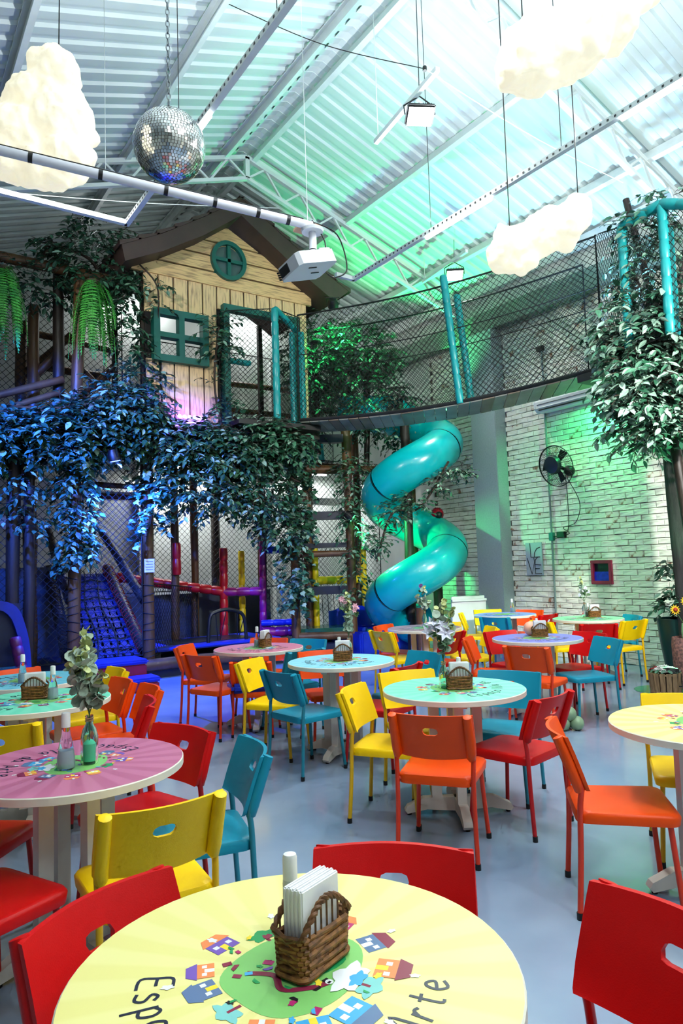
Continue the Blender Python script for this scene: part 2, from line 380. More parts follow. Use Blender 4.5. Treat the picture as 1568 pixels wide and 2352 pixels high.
# ------------------------------------------------------------------ tree house
HY = 10.2
m_plank = mat('pale_plank', (222, 190, 142), .6, scale=4, stretch=(9, 9, .9), rgb2=(160, 130, 104), lo=.3, hi=.52, bump=.1)
m_plankh = mat('pale_gable_board', (220, 184, 130), .6, scale=4, stretch=(.9, 9, 11), rgb2=(152, 120, 86), lo=.3, hi=.52, bump=.1)
m_gap = mat('plank_gap', (22, 18, 16), .8)
m_brown = mat('brown_roof', (66, 48, 44), .55, var=.08)
house = thing('tree_house', 'crooked wooden tree house with brown roof and green window frames', 'playhouse', (4.85, HY, 3.85))
hb = (4.85, HY, 3.85)
def hl(x, z): return Vector((x-hb[0], 0, z-hb[2]))
xs = [3.42+.243*i for i in range(13)]
WIN = (3.58, 4.40, 4.80, 5.53); DOOR = (4.76, 6.05, 3.85, 5.78)
for i in range(12):
    a, c = xs[i]+.013, xs[i+1]-.013
    sp = [(3.86, 6.16)]
    for (x0, x1, z0, z1) in (WIN, DOOR):
        if c > x0+.03 and a < x1-.03:
            ns = []
            for s0, s1 in sp:
                if z0 > s0+.05: ns.append((s0, min(s1, z0)))
                if z1 < s1: ns.append((max(s0, z1), s1))
            sp = ns
    for s0, s1 in sp:
        sk = lambda z: -.05*(6.16-z)/2.3*(-1 if i < 2 else 0)
        pl = B().prism([hl(a+sk(s0), s0), hl(c+(sk(s0) if i < 1 else 0), s0), hl(c, s1), hl(a+sk(s1), s1)], (0, .035, 0)); pl.build('wall_plank', m_plank, house, smooth=False)
zl = [6.12, 6.36, 6.62, 6.86, 7.16]
def edge(z): return (4.83-(7.16-z)/.54, 4.83+(7.16-z)/.50)
for i in range(4):
    z0, z1 = zl[i]+.016, zl[i+1]-.012; l0, r0 = edge(z0); l1, r1 = edge(z1)
    if i == 0: l0, r0 = 3.24, 6.42; l1, r1 = max(l1, 3.24), min(r1, 6.42)
    B().prism([hl(l0, z0)+Vector((0, -.03, 0)), hl(r0, z0)+Vector((0, -.03, 0)), hl(r1, z1)+Vector((0, -.03, 0)), hl(l1, z1)+Vector((0, -.03, 0))], (0, .05, 0)).build('gable_board', m_plankh, house, smooth=False)
bk = B()
for (x0, x1, z0, z1) in ((3.46, 3.62, 3.86, 6.2), (4.38, 4.78, 3.86, 6.2), (6.03, 6.28, 3.86, 6.2), (3.6, 4.4, 3.86, 4.8), (3.6, 4.4, 5.53, 6.2), (4.7, 6.1, 5.78, 6.2)):
    bk.box((((x0+x1)/2)-hb[0], .05, (z0+z1)/2-hb[2]), (x1-x0, .03, z1-z0))
bk.prism([hl(3.3, 6.2)+Vector((0, .03, 0)), hl(6.36, 6.2)+Vector((0, .03, 0)), hl(4.83, 7.1)+Vector((0, .03, 0))], (0, .03, 0))
bk.build('backing_panel', m_gap, house, smooth=False)
# side walls and floor
for x in (3.46, 6.24):
    for y in (.12, 1.6): B().box((x-hb[0], y, 1.2), (.08, .08, 2.4)).build('corner_post', m_logdark, house)
B().box((0, .85, -.06), (3.1, 2.1, .12)).build('floor_deck', m_logdark, house)
# window
def win_frame(x0, x1, z0, z1, w, dep, t):
    b = B()
    for (p, q, r_, s_) in ((x0, x1, z1-w, z1), (x0, x1, z0, z0+w), (x0, x0+w, z0+w, z1-w), (x1-w, x1, z0+w, z1-w), ((x0+x1)/2-w*.45, (x0+x1)/2+w*.45, z0+w, z1-w), (x0+w, (x0+x1)/2-w*.45, (z0+z1)/2-w*.4, (z0+z1)/2+w*.4), ((x0+x1)/2+w*.45, x1-w, (z0+z1)/2-w*.4, (z0+z1)/2+w*.4)):
        b.box(((p+q)/2-hb[0], -dep/2+.03, (r_+s_)/2-hb[2]), (q-p, dep, s_-r_))
    return b
win_frame(3.55, 4.44, 4.76, 5.58, .1, .14, 0).build('window_frame', m_greenframe, house, smooth=False)
b = B(); ring = []
cz, cx, R0, R1 = 6.585-hb[2], 4.83-hb[0], .31, .245
n = 28; vs = []
for y in (-.1, .02):
    for R in (R0, R1):
        for j in range(n): vs.append((cx+R*math.cos(2*math.pi*j/n), y, cz+R*1.06*math.sin(2*math.pi*j/n)))
fs = []
for j in range(n):
    k = (j+1) % n; fs += [(j, k, n+k, n+j), (2*n+j, 3*n+j, 3*n+k, 2*n+k), (j, 2*n+j, 2*n+k, k), (n+j, n+k, 3*n+k, 3*n+j)]
b.add(vs, fs); b.box((cx, -.04, cz), (.055, .1, .5)); b.box((cx, -.04, cz), (.48, .1, .055)); b.build('round_window', m_greenframe, house, smooth=False)
m_glass_d = mat('dim_pane', (70, 92, 92), .15, var=.1)
B().lathe([(.25, -.004), (.25, .004)], 28, Matrix.Translation((cx, -.028, cz)) @ Matrix.Rotation(math.pi/2, 4, 'X')).build('pane', m_glass_d, house)
b = B()
for (p, q, r_, s_) in ((4.70, 4.80, 3.86, 5.84), (6.0, 6.1, 3.86, 5.84), (4.80, 6.0, 5.74, 5.84)): b.box(((p+q)/2-hb[0], -.05, (r_+s_)/2-hb[2]), (q-p, .14, s_-r_))
b.build('door_frame', m_greenframe, house, smooth=False)
# roof
RYF, RYB = 9.78-HY, 12.0-HY
def roofside(pts_top, pts_bot):
    poly = [(x-hb[0], RYF, z-hb[2]) for x, z in pts_top+pts_bot[::-1]]
    return B().prism(poly, (0, RYB-RYF, 0))
roofside([(2.98, 6.29), (3.6, 6.60), (4.25, 7.02), (4.92, 7.51)], [(3.03, 6.05), (3.6, 6.33), (4.25, 6.73), (4.90, 7.22)]).build('roof_slab', m_brown, house, smooth=False)
roofside([(4.92, 7.51), (5.6, 7.10), (6.3, 6.70), (6.96, 6.37)], [(4.90, 7.22), (5.45, 6.86), (6.05, 6.47), (6.66, 6.13)]).build('roof_slab', m_brown, house, smooth=False)
def interp(p, t):
    k = t*(len(p)-1); i = min(int(k), len(p)-2); f = k-i; return (p[i][0]*(1-f)+p[i+1][0]*f, p[i][1]*(1-f)+p[i+1][1]*f)
for side in ([(2.95, 6.27), (3.6, 6.60), (4.25, 7.02), (4.92, 7.50)], [(7.0, 6.35), (6.3, 6.70), (5.6, 7.10), (4.92, 7.50)]):
    for i in range(7):
        a, c = interp(side, i/7), interp(side, (i+1)/7+.02)
        B().prism([(a[0]-hb[0], RYF-.01, a[1]-hb[2]), (a[0]-hb[0], RYF-.01, a[1]-hb[2]+.075), (c[0]-hb[0], RYF-.01, c[1]-hb[2]+.02), (c[0]-hb[0], RYF-.01, c[1]-hb[2])], (0, RYB-RYF+.02, 0)).build('shingle_row', m_brown, house, smooth=False)

# ------------------------------------------------------------------ play frame of logs
frame = thing('play_frame', 'tall indoor climbing frame of varnished logs below the tree house', 'play structure', (4.0, 10.6, 0))
fb = Vector((4.0, 10.6, 0))
def F(p): return Vector(p)-fb
def L2(a, b, r=.07, m=None, name='log_post'): return log(frame, F(a), F(b), r, m, name)
# posts
L2((3.5, 10.35, 0), (3.5, 10.35, 3.7), .085); L2((2.40, 10.3, 0), (2.52, 10.3, 5.9), .085)
L2((2.31, 10.75, 3.5), (2.33, 10.75, 6.3), .085, m_logdark)
L2((1.98, 11.0, 0), (2.03, 11.0, 5.6), .085); L2((1.98, 11.8, 3.0), (2.0, 11.8, 5.6), .09)
L2((1.62, 10.3, 0), (1.66, 10.3, 3.7), .09, m_logdark); L2((1.84, 10.35, 0), (1.86, 10.35, 3.7), .08, m_logdark)
L2((4.45, 11.75, 0), (4.45, 11.75, 3.7), .07); L2((5.0, 12.2, 0), (5.0, 12.2, 3.7), .07)
L2((6.15, 11.75, 0), (6.15, 11.75, 3.7), .07); L2((7.5, 12.2, 0), (7.5, 12.2, 6.0), .08); L2((6.9, 11.3, 0), (6.9, 11.3, 6.0), .08)
L2((5.6, 12.6, 0), (5.6, 12.6, 6.2), .09, m_logdark); L2((8.05, 11.3, 0), (8.05, 11.3, 6.1), .08); L2((8.55, 10.2, 0), (8.55, 10.2, 4.2), .09)
LADL, LADR = Vector((6.28, 10.75, 0)), Vector((7.14, 10.25, 0))
L2(LADL, LADL+Vector((.02, 0, 3.9)), .085); L2(LADR, LADR+Vector((-.02, 0, 4.1)), .085)
L2((3.0, 12.7, 0), (3.0, 12.7, 3.7), .07, m_logdark)
for (x, y, z0, z1, nn) in ((3.5, 10.35, .3, 1.5, 9), (2.41, 10.3, .4, 1.6, 10)):
    b = B()
    for k in range(nn):
        z = z0+(z1-z0)*k/nn+random.uniform(-.03, .03); tl_ = random.uniform(-.05, .05); b.tube([F((x+.092*math.cos(a), y+.092*math.sin(a), z+tl_*math.cos(a))) for a in [2*math.pi*q/12 for q in range(12)]], .007, 4, closed=True)
    tag(b.build('rope_lashing', m_rope, frame), kind='stuff')
nb = B().box(F((3.49, 10.255, 1.66)), (.15, .012, .2)); nb.build('paper_notice', m_nap, frame)
for k in range(4): B().box(F((3.49, 10.247, 1.60+.04*k)), (.11, .004, .008)).build('notice_line', mat('notice_ink', (90, 110, 150), .6), frame)
# rails and braces
for a, b, r in (((.3, 10.35, 3.72), (2.6, 10.35, 3.95), .06), ((-.2, 10.3, 3.4), (2.35, 10.6, 4.42), .055), ((-.2, 10.3, 3.15), (2.3, 10.6, 4.22), .045),
    ((1.2, 10.5, 6.05), (3.0, 10.5, 6.02), .08), ((2.0, 11.8, 4.7), (2.75, 11.8, 5.5), .06), ((2.05, 11.0, 4.55), (2.4, 10.9, 4.95), .06), ((2.7, 11.9, 5.2), (3.45, 11.9, 4.5), .05), ((2.7, 11.9, 4.3), (3.5, 11.9, 5.1), .06),
    ((2.35, 12.6, 5.7), (3.6, 12.6, 5.6), .06), ((2.4, 12.6, 5.15), (3.6, 12.6, 5.1), .07), ((3.0, 12.6, 2.95), (4.6, 12.2, 2.85), .05), ((3.0, 12.6, 3.15), (4.6, 12.2, 3.05), .05), ((4.45, 11.8, 2.85), (6.1, 11.8, 2.8), .055),
    ((4.7, 12.7, 5.3), (7.5, 12.7, 5.3), .06), ((4.7, 12.7, 4.75), (7.5, 12.7, 4.75), .06), ((4.7, 12.7, 4.3), (7.5, 12.7, 4.3), .05), ((4.7, 12.7, 4.2), (6.0, 12.7, 5.4), .06), ((5.4, 12.7, 5.2), (6.6, 12.7, 4.2), .05),
    ((3.35, 10.2, .2), (6.2, 10.2, .2), .085), ((6.3, 10.72, .34), (7.15, 10.22, .34), .075), ((6.3, 10.72, 1.78), (7.15, 10.22, 1.78), .06), ((6.2, 11.0, 3.34), (8.2, 10.6, 3.36), .085), ((5.2, 11.8, 3.55), (8.0, 11.4, 3.5), .07),
    ((7.0, 11.3, 5.2), (8.1, 11.3, 5.0), .06), ((7.0, 11.3, 4.5), (8.1, 11.3, 4.7), .06)):
    L2(a, b, r, None, 'log_rail')
# decks
m_deck = mat('dark_deck', (38, 36, 36), .6, var=.15)
B().box(F((3.2, 11.6, 3.68)), (6.2, 2.5, .1)).build('upper_deck', m_deck, frame)
B().box(F((.9, 11.6, 3.55)), (2.6, 2.5, .1)).build('side_deck', m_deck, frame)
m_plinth = mat('navy_plinth', (22, 34, 66), .6, var=.1)
B().box(F((4.1, 11.7, .11)), (5.6, 2.9, .22)).build('plinth', m_plinth, frame)
m_tarp = mat('grey_tarp', (58, 66, 78), .7, var=.12, scale=3)
B().box(F((4.9, 12.5, .68)), (3.6, .05, .92)).build('tarp_panel', m_tarp, frame)
B().box(F((1.0, 12.4, .9)), (3.4, .05, 1.6)).build('tarp_panel', m_tarp, frame)
# padded tubes
def P2(a, b, m, r=.06): return pad(frame, F(a), F(b), m, r)
P2((3.45, 12.6, 1.53), (5.33, 11.7, 1.17), m_redpad, .085); P2((5.33, 11.7, .35), (5.35, 11.7, 1.95), m_redpad, .075); P2((5.33, 11.7, 1.16), (5.97, 11.4, 1.15), m_magpad, .08)
P2((5.97, 11.4, .35), (5.99, 11.4, 2.05), m_magpad, .07); P2((4.45, 11.66, 1.5), (4.45, 11.66, 2.05), m_redpad, .075)
P2((5.9, 11.3, .42), (6.5, 11.0, .42), m_magpad, .09); P2((5.9, 11.35, .58), (6.5, 11.05, .58), m_bluepad, .06)
P2((6.0, 11.4, 1.9), (6.5, 11.2, 1.88), m_bluepad, .07)
for x, y, z0, z1 in ((6.98, 11.2, .4, 2.0), (8.1, 11.2, .5, 1.9), (7.2, 11.6, 3.6, 4.1), (5.85, 12.0, .4, 1.9)): P2((x, y, z0), (x, y, z1), m_yelpad, .06)
P2((6.98, 11.2, 1.3), (8.1, 11.2, 1.28), m_yelpad, .08); P2((7.35, 11.5, 4.1), (7.4, 11.5, 3.6), m_teal, .06)
b = B()
for x in np.arange(7.1, 8.05, .13): b.tube([F((x, 11.2, 1.28)), F((x+.03, 11.2, .5))], .006, 4)
b.build('hanging_ropes', m_rope, frame)
# nets of the frame
net('safety_net', [F((-.6, 10.32, .35)), F((3.4, 10.32, .35)), F((3.4, 10.32, 3.6)), F((-.6, 10.32, 3.6))], frame)
net('safety_net', [F((3.55, 10.3, .0)), F((6.25, 10.3, .0)), F((6.25, 10.3, .24)), F((3.55, 10.3, .24))], frame)
net('safety_net', [F((3.5, 10.34, .3)), F((5.0, 12.1, .3)), F((5.0, 12.1, 1.25)), F((3.5, 10.34, 1.4))], frame)
net('safety_net', [F((3.2, 12.45, 1.2)), F((8.6, 12.45, 1.2)), F((8.6, 12.45, 3.6)), F((3.2, 12.45, 3.6))], frame)
net('safety_net', [F((6.0, 11.3, .45)), F((8.6, 11.3, .45)), F((8.6, 11.3, 3.6)), F((6.0, 11.3, 3.6))], frame)
net('safety_net', [F((-.4, 11.2, 3.7)), F((3.4, 11.2, 3.7)), F((3.4, 11.2, 5.9)), F((-.4, 11.2, 5.9))], frame)
net('safety_net', [F((3.5, 12.6, 3.8)), F((8.4, 12.6, 3.8)), F((8.4, 12.6, 5.9)), F((3.5, 12.6, 5.9))], frame)

for a, c in DECK_TUBES:
    B().box(F(((a+c)/2, 12.75, 3.58)), (c-a, .05, .04)).build('tube_holder', m_steel, frame); B().tube([F((a, 12.75, 3.54)), F((c, 12.75, 3.54))], .018, 8).build('lit_tube', m_tube, frame)
for a, c in UPPER_TUBES:
    B().box(F(((a+c)/2, 13.05, 7.03)), (c-a, .28, .04)).build('tube_holder', m_steel, frame); B().tube([F((a, 12.95, 6.99)), F((c, 12.95, 6.99))], .018, 8).build('lit_tube', m_tube, frame)
# ladder rungs tower
lad = thing('rung_ladder', 'wide ladder of padded rungs between two leafy posts', 'ladder', (6.72, 10.5, 0))
for z, m, r in ((3.84, m_navypad, .085), (2.46, m_navypad, .085), (1.93, m_navypad, .05), (1.14, m_navypad, .085)):
    d = (LADR-LADL).normalized(); a = LADL+d*.07+Vector((0, 0, z)); c = LADR-d*.07+Vector((0, 0, z)); off = Vector((6.72, 10.5, 0))
    B().beam(a-off, c-off, .16, r*1.7).build('rung', m, lad)
plat = thing('green_platform', 'glossy green vinyl platform at the foot of the ladder', 'platform', (6.95, 10.95, .36))
B().box((0, 0, .05), (1.05, .8, .11), Matrix.Rotation(-.5, 4, 'Z'), bev=.02).build('pad', mat('green_vinyl', (36, 92, 78), .18, var=.08), plat)
for dx, dy in ((-.4, -.1), (.3, -.45), (.4, .1), (-.3, .45)): B().box((dx, dy, -.18), (.07, .07, .36)).build('leg', m_logdark, plat)
pit = thing('ball_pit', 'blue vinyl ball pit beside the spiral slide foot', 'ball pit', (7.75, 10.55, 0))
for (x, y, sx, sy) in ((0, -.55, 1.3, .14), (0, .55, 1.3, .14), (-.6, 0, .14, 1.2), (.6, 0, .14, 1.2)): B().box((x, y, .2), (sx, sy, .4), bev=.03).build('wall_pad', m_bluepad, pit)
b = B(); nn = 15
for i in range(nn):
    for j in range(nn): b.v.append((-.6+1.2*i/(nn-1), .5+.25*math.sin(i*1.1)*.15, .4+.42*(j/(nn-1))*(1-.25*abs(i-6)/6)+.02*math.sin(i*2.2+j)))
b.f = [(i*nn+j, (i+1)*nn+j, (i+1)*nn+j+1, i*nn+j+1) for i in range(nn-1) for j in range(nn-1)]; b.m = [0]*len(b.f); b.build('tarp_wall', m_bluepad, pit)
for k, (cn, cc, bx_, by_) in enumerate((('green', (20, 190, 120), -.25, -.3), ('red', (210, 40, 30), .05, -.35), ('blue', (60, 120, 230), -.1, .05), ('yellow', (240, 200, 30), .2, .1))):
    t = thing('pit_ball', '%s plastic ball lying inside the blue ball pit' % cn, 'ball', (7.75+bx_, 10.55+by_, .30), group='plastic balls in the ball pit')
    B().ball((0, 0, .06), .06, 14, 10).build('shell', mat('ball_'+cn, cc, .3), t); B().lathe([(.0605, .058), (.0605, .062)], 14, cap=False).build('seam', mat('ball_seam_'+cn, tuple(int(v*.7) for v in cc), .4), t)
B().box((0, 0, .15), (1.2, 1.1, .3)).build('floor_pad', m_bluepad, pit)

# climbing ramp
ramp = thing('climbing_ramp', 'steep blue webbing climbing ramp between brown logs', 'climbing ramp', (3.0, 11.5, 0))
rb = Vector((3.0, 11.5, 0)); BL_, BR_, TR_, TL_ = [Vector(p)-rb for p in ((2.5, 10.45, .34), (3.42, 10.45, .34), (3.5, 12.55, 1.55), (2.9, 12.55, 1.56))]
m_web = mat('blue_webbing', (20, 38, 110), .6, var=.2, scale=20)
b = B(); b.add([BL_, BR_, TR_, TL_], [(0, 1, 2, 3)]); o = b.build('backing', mat('ramp_backing', (10, 14, 34), .8), ramp, smooth=False); o.location = (0, .03, -.04)
def rp(u, v): return (BL_*(1-u)+BR_*u)*(1-v)+(TL_*(1-u)+TR_*u)*v
upn = (BR_-BL_).cross(TL_-BL_).normalized()
for i in range(7):
    u = (i+.5)/7; B().beam(rp(u, 0)+upn*.01, rp(u, 1)+upn*.01, .085, .008, upv=upn).build('webbing_strap', m_web, ramp)
for i in range(15):
    v = (i+.5)/15; B().beam(rp(0, v)+upn*.018, rp(1, v)+upn*.018, .05, .006, upv=upn).build('webbing_strap', m_web, ramp)
for i in range(8):
    v = (i+.6)/8.5; B().tube([rp(0, v)+upn*.05, rp(.25, v-.02)+upn*.035, rp(.5, v)+upn*.05, rp(.75, v-.02)+upn*.035, rp(1, v)+upn*.05], .011, 6).build('climbing_rope', m_rope, ramp)
for u in (.3, .62): B().tube([rp(u+.06*math.sin(k), k/8)+upn*.055 for k in range(9)], .011, 6).build('climbing_rope', m_rope, ramp)
for a, c, r in ((BL_+Vector((-.12, 0, .05)), TL_+Vector((-.35, 0, .1)), .085), (BR_+Vector((.04, 0, .05)), TR_+Vector((.02, 0, .1)), .085), (BL_+Vector((-.1, 0, .85)), TL_+Vector((-.36, 0, .75)), .065), (BR_+Vector((.05, 0, .8)), TR_+Vector((-.05, 0, .7)), .07)):
    log(ramp, a, c, r, m=m_logdark, name='side_log')
b = B(); a, c = BR_+Vector((.04, 0, .05)), TR_+Vector((.02, 0, .1)); 
pts = [a.lerp(c, k/200)+Vector((math.cos(k*.9)*.095, 0, math.sin(k*.9)*.095)) for k in range(201)]; b.tube(pts, .008, 5); b.build('red_lashing', mat('red_rope', (150, 20, 30), .7), ramp)
a, c = BL_+Vector((-.12, 0, .05)), TL_+Vector((-.35, 0, .1)); b = B(); b.tube([a.lerp(c, k/200)+Vector((math.cos(k*.9)*.095, 0, math.sin(k*.9)*.095)) for k in range(201)], .008, 5); b.build('black_lashing', m_rope, ramp)
# steps
st = thing('padded_steps', 'crimson padded steps with blue cushion treads before the climbing ramp', 'steps', (2.8, 9.65, 0))
m_crim = mat('crimson_vinyl', (150, 20, 58), .4, var=.08)
B().box((-.02, .18, .16), (.85, .55, .32), bev=.02).build('step_block', m_crim, st); B().box((-.02, .18, .35), (.9, .6, .06), bev=.025).build('step_cushion', m_bluepad, st)
B().box((.1, -.28, .06), (.7, .36, .12), bev=.02).build('step_block', m_crim, st); B().box((.1, -.28, .15), (.76, .4, .06), bev=.025).build('step_cushion', m_bluepad, st)
# trampoline
tr = thing('trampoline', 'low blue trampoline with a black arched grab bar', 'trampoline', (4.75, 11.1, 0))
B().box((0, .15, .36), (2.3, 1.3, .06), bev=.02).build('edge_pad', m_bluepad, tr); B().box((0, .15, .375), (1.5, .75, .05)).build('bed', m_navypad, tr)
for x in (-1, 1):
    for y in (-.4, .7): B().box((x, y, .28), (.08, .08, .16)).build('leg', m_black, tr)
arch = [ony(478, 1480, 10.75), ony(482, 1420, 10.75), ony(495, 1406, 10.75), ony(520, 1400, 10.75), ony(545, 1404, 10.75), ony(560, 1418, 10.75), ony(566, 1480, 10.75)]
pa = [p-Vector((4.75, 11.1, 0)) for p in arch]; pa[0].z = pa[-1].z = .38
B().tube(bez(pa, 5), .03, 8).build('grab_bar', m_black, tr)
b = B()
for q, w in ((1, 0), (2, .5), (3, -.3), (4, .3), (5, -.2)): b.tube([pa[q], Vector((pa[q].x+w*.2, pa[q].y+.15, .38))], .008, 5)
b.build('elastic_cord', m_rope, tr)

# ------------------------------------------------------------------ rope bridge
br0, br1 = Vector((5.89, 9.78, 3.97)), Vector((7.92, 5.47, 4.02))
bd = (br1-br0).normalized(); bo = Vector((.62, .66, 0))   # towards the far side
BW = 1.0; bridge = thing('rope_bridge', 'netted rope bridge with grey plank deck sagging from the tree house', 'bridge', br0)
def bp(t, w=0, h=0): return br0.lerp(br1, t)+bo*w*BW+Vector((0, 0, h-.14*math.sin(math.pi*t)))-br0
m_tread = mat('grey_tread', (126, 130, 122), .5, var=.15, scale=3); m_treadg = mat('brown_tread', (122, 108, 92), .5, var=.15, scale=3)
nt_ = 26
for i in range(nt_):
    t0, t1 = (i+.03)/nt_, (i+.97)/nt_; lo = Vector((0, 0, -.035)); p = [bp(t0, 0), bp(t1, 0), bp(t1, 1), bp(t0, 1)]
    b = B(); b.add([q+lo for q in p]+p, [(3, 2, 1, 0), (4, 5, 6, 7), (0, 1, 5, 4), (1, 2, 6, 5), (2, 3, 7, 6), (3, 0, 4, 7)]); b.build('tread', random.choice([m_tread, m_tread, m_treadg]), bridge, smooth=False)
for w in (0, 1):
    B().tube([bp(k/16, w, .01) for k in range(17)], .028, 8).build('edge_rope', m_rope, bridge)
    B().tube([bp(k/16, w, 1.78+.28*math.sin(math.pi*k/16)*0) for k in range(17)], .014, 6).build('hand_rope', m_rope, bridge)
    B().tube([bp(k/16, w, 1.1) for k in range(17)], .008, 5).build('hand_rope', m_rope, bridge)
    z0, z1 = (0, 1.78)
    sg = lambda s, t: np.array([0, 0, -.14*math.sin(math.pi*s)]) + np.array(bo)*(.05*math.sin(math.pi*t)*(1 if w else -1))
    q = [br0+bo*w*BW-br0, br1+bo*w*BW-br0]
    net('side_net', [q[0], q[1], q[1]+Vector((0, 0, z1)), q[0]+Vector((0, 0, z1))], bridge, cell=.062, sag=sg, seg=8)
for t, w in ((.585, 0), (.63, 1)): pad(bridge, bp(t, w, -.02), bp(t-.015, w, 1.9)-RT*.1, m_teal, .058, 'padded_post')
# landing with teal padded frame in front of the house door
land = thing('netted_landing', 'small landing with teal padded posts and net at the tree house door', 'landing', (5.4, 9.95, 3.9))
lb = Vector((5.4, 9.95, 3.9))
B().box((.1, .02, -.04), (1.5, .5, .08)).build('landing_deck', m_deck, land)
pL, pM, pR = Vector((4.62, 10.12, 3.95))-lb, Vector((5.44, 9.74, 3.95))-lb, Vector((5.98, 9.86, 3.95))-lb
pad(land, pM, pM+Vector((0, 0, 1.82)), m_teal, .06, 'padded_post'); pad(land, pR+Vector((-.1, .1, 0)), pR+Vector((-.1, .1, 1.55)), m_teal, .055, 'padded_post'); pad(land, pR+Vector((.02, 0, 0)), pR+Vector((.02, 0, 1.55)), m_teal, .055, 'padded_post')
pad(land, pM+Vector((0, 0, 1.82)), pR+Vector((0, .1, 1.6)), m_teal, .055, 'padded_rail'); pad(land, pL+Vector((.1, .1, 1.0)), pL+Vector((.6, .1, 1.0)), m_teal, .05, 'padded_rail')
net('side_net', [pL, pM, pM+Vector((0, 0, 1.82)), pL+Vector((0, 0, 1.75))], land, cell=.06); net('side_net', [pM, pR, pR+Vector((0, 0, 1.8)), pM+Vector((0, 0, 1.82))], land, cell=.06)

# ------------------------------------------------------------------ spiral slide
SC = Vector((8.0, 9.5, 0)); E1 = Vector((.83, -.56, 0)).normalized(); E2 = Vector((.56, .83, 0)).normalized(); SR, TRD, PITCHZ = .57, .355, 1.87
def hx(phi): return E1*(SR*math.cos(phi))+E2*(SR*math.sin(phi))+Vector((0, 0, 1.83+PITCHZ*phi/(2*math.pi)))
slide = thing('spiral_slide', 'turquoise spiral tube slide with two turns beside the brick wall', 'slide', SC)
def slide_mat():
    return mat('turquoise_plastic', (0, 178, 184), .24, var=.05, scale=2, coat=.3)
ms = slide_mat(); m_seam = mat('dark_seam', (6, 70, 72), .4)
cuts = [2*math.pi+2.1, 2*math.pi+.65, 2*math.pi-2.35, 2*math.pi-3.9, 1.9, .75, -.62, -2.55, -4.1]
cuts = [2*math.pi+2.1, 2*math.pi-.55, 2*math.pi-2.5, 2*math.pi-4.4, -.35, -2.5, -4.3]
for i in range(len(cuts)-1):
    a, c = cuts[i], cuts[i+1]; n = max(8, int(abs(a-c)*7)); B().tube([hx(a+(c-a)*k/n) for k in range(n+1)], TRD, 28, cap=False).build('tube_section', ms, slide, fixn=False)
    if i: B().tube([hx(a+.012), hx(a-.012)], TRD+.004, 28, cap=False).build('joint_ring', m_seam, slide)
B().tube([hx(cuts[0]), hx(cuts[0])+(-E1*.9+E2*.25)+Vector((0, 0, .1))], TRD, 24, cap=False).build('entry_tube', ms, slide, fixn=False)
e = hx(cuts[-1]); B().tube([e, e+(E1*.3-E2*.25)+Vector((0, 0, -.1))], [TRD, TRD*1.05], 24, cap=False).build('exit_tube', ms, slide, fixn=False)
log(slide, (-.05, .1, 0), (-.05, .1, 4.3), .085, m_logdark, 'centre_pole'); log(slide, E1*.45+E2*.55+Vector((0, 0, 0)), E1*.45+E2*.55+Vector((0, 0, 2.3)), .09, m_logdark, 'support_post'); log(slide, E1*.02-E2*.3, E1*.02-E2*.3+Vector((0, 0, .8)), .09, None, 'support_post')
bug = thing('ladybird_ball', 'red and black spotted ladybird ornament on top of the turquoise slide', 'ornament', SC+hx(.12)+Vector((0, 0, TRD+.0)))
bug.location = SC+hx(.62)*1.0+Vector((0, 0, TRD-.03))
B().ball((0, 0, .10), .12, 18, 12).build('body', mat('ladybird_red', (170, 12, 40), .2), bug)
b = B(); b.ball((-.045, -.085, .075), .066, 12, 8); b.build('head', m_black, bug)
b = B()
for k in range(26):
    th, ph = random.uniform(0, 6.28), random.uniform(-.2, 1.3); d = Vector((math.cos(th)*math.cos(ph), math.sin(th)*math.cos(ph), math.sin(ph))); b.ball(Vector((0, 0, .10))+d*.114, .014, 6, 4)
b.build('spots', m_black, bug)

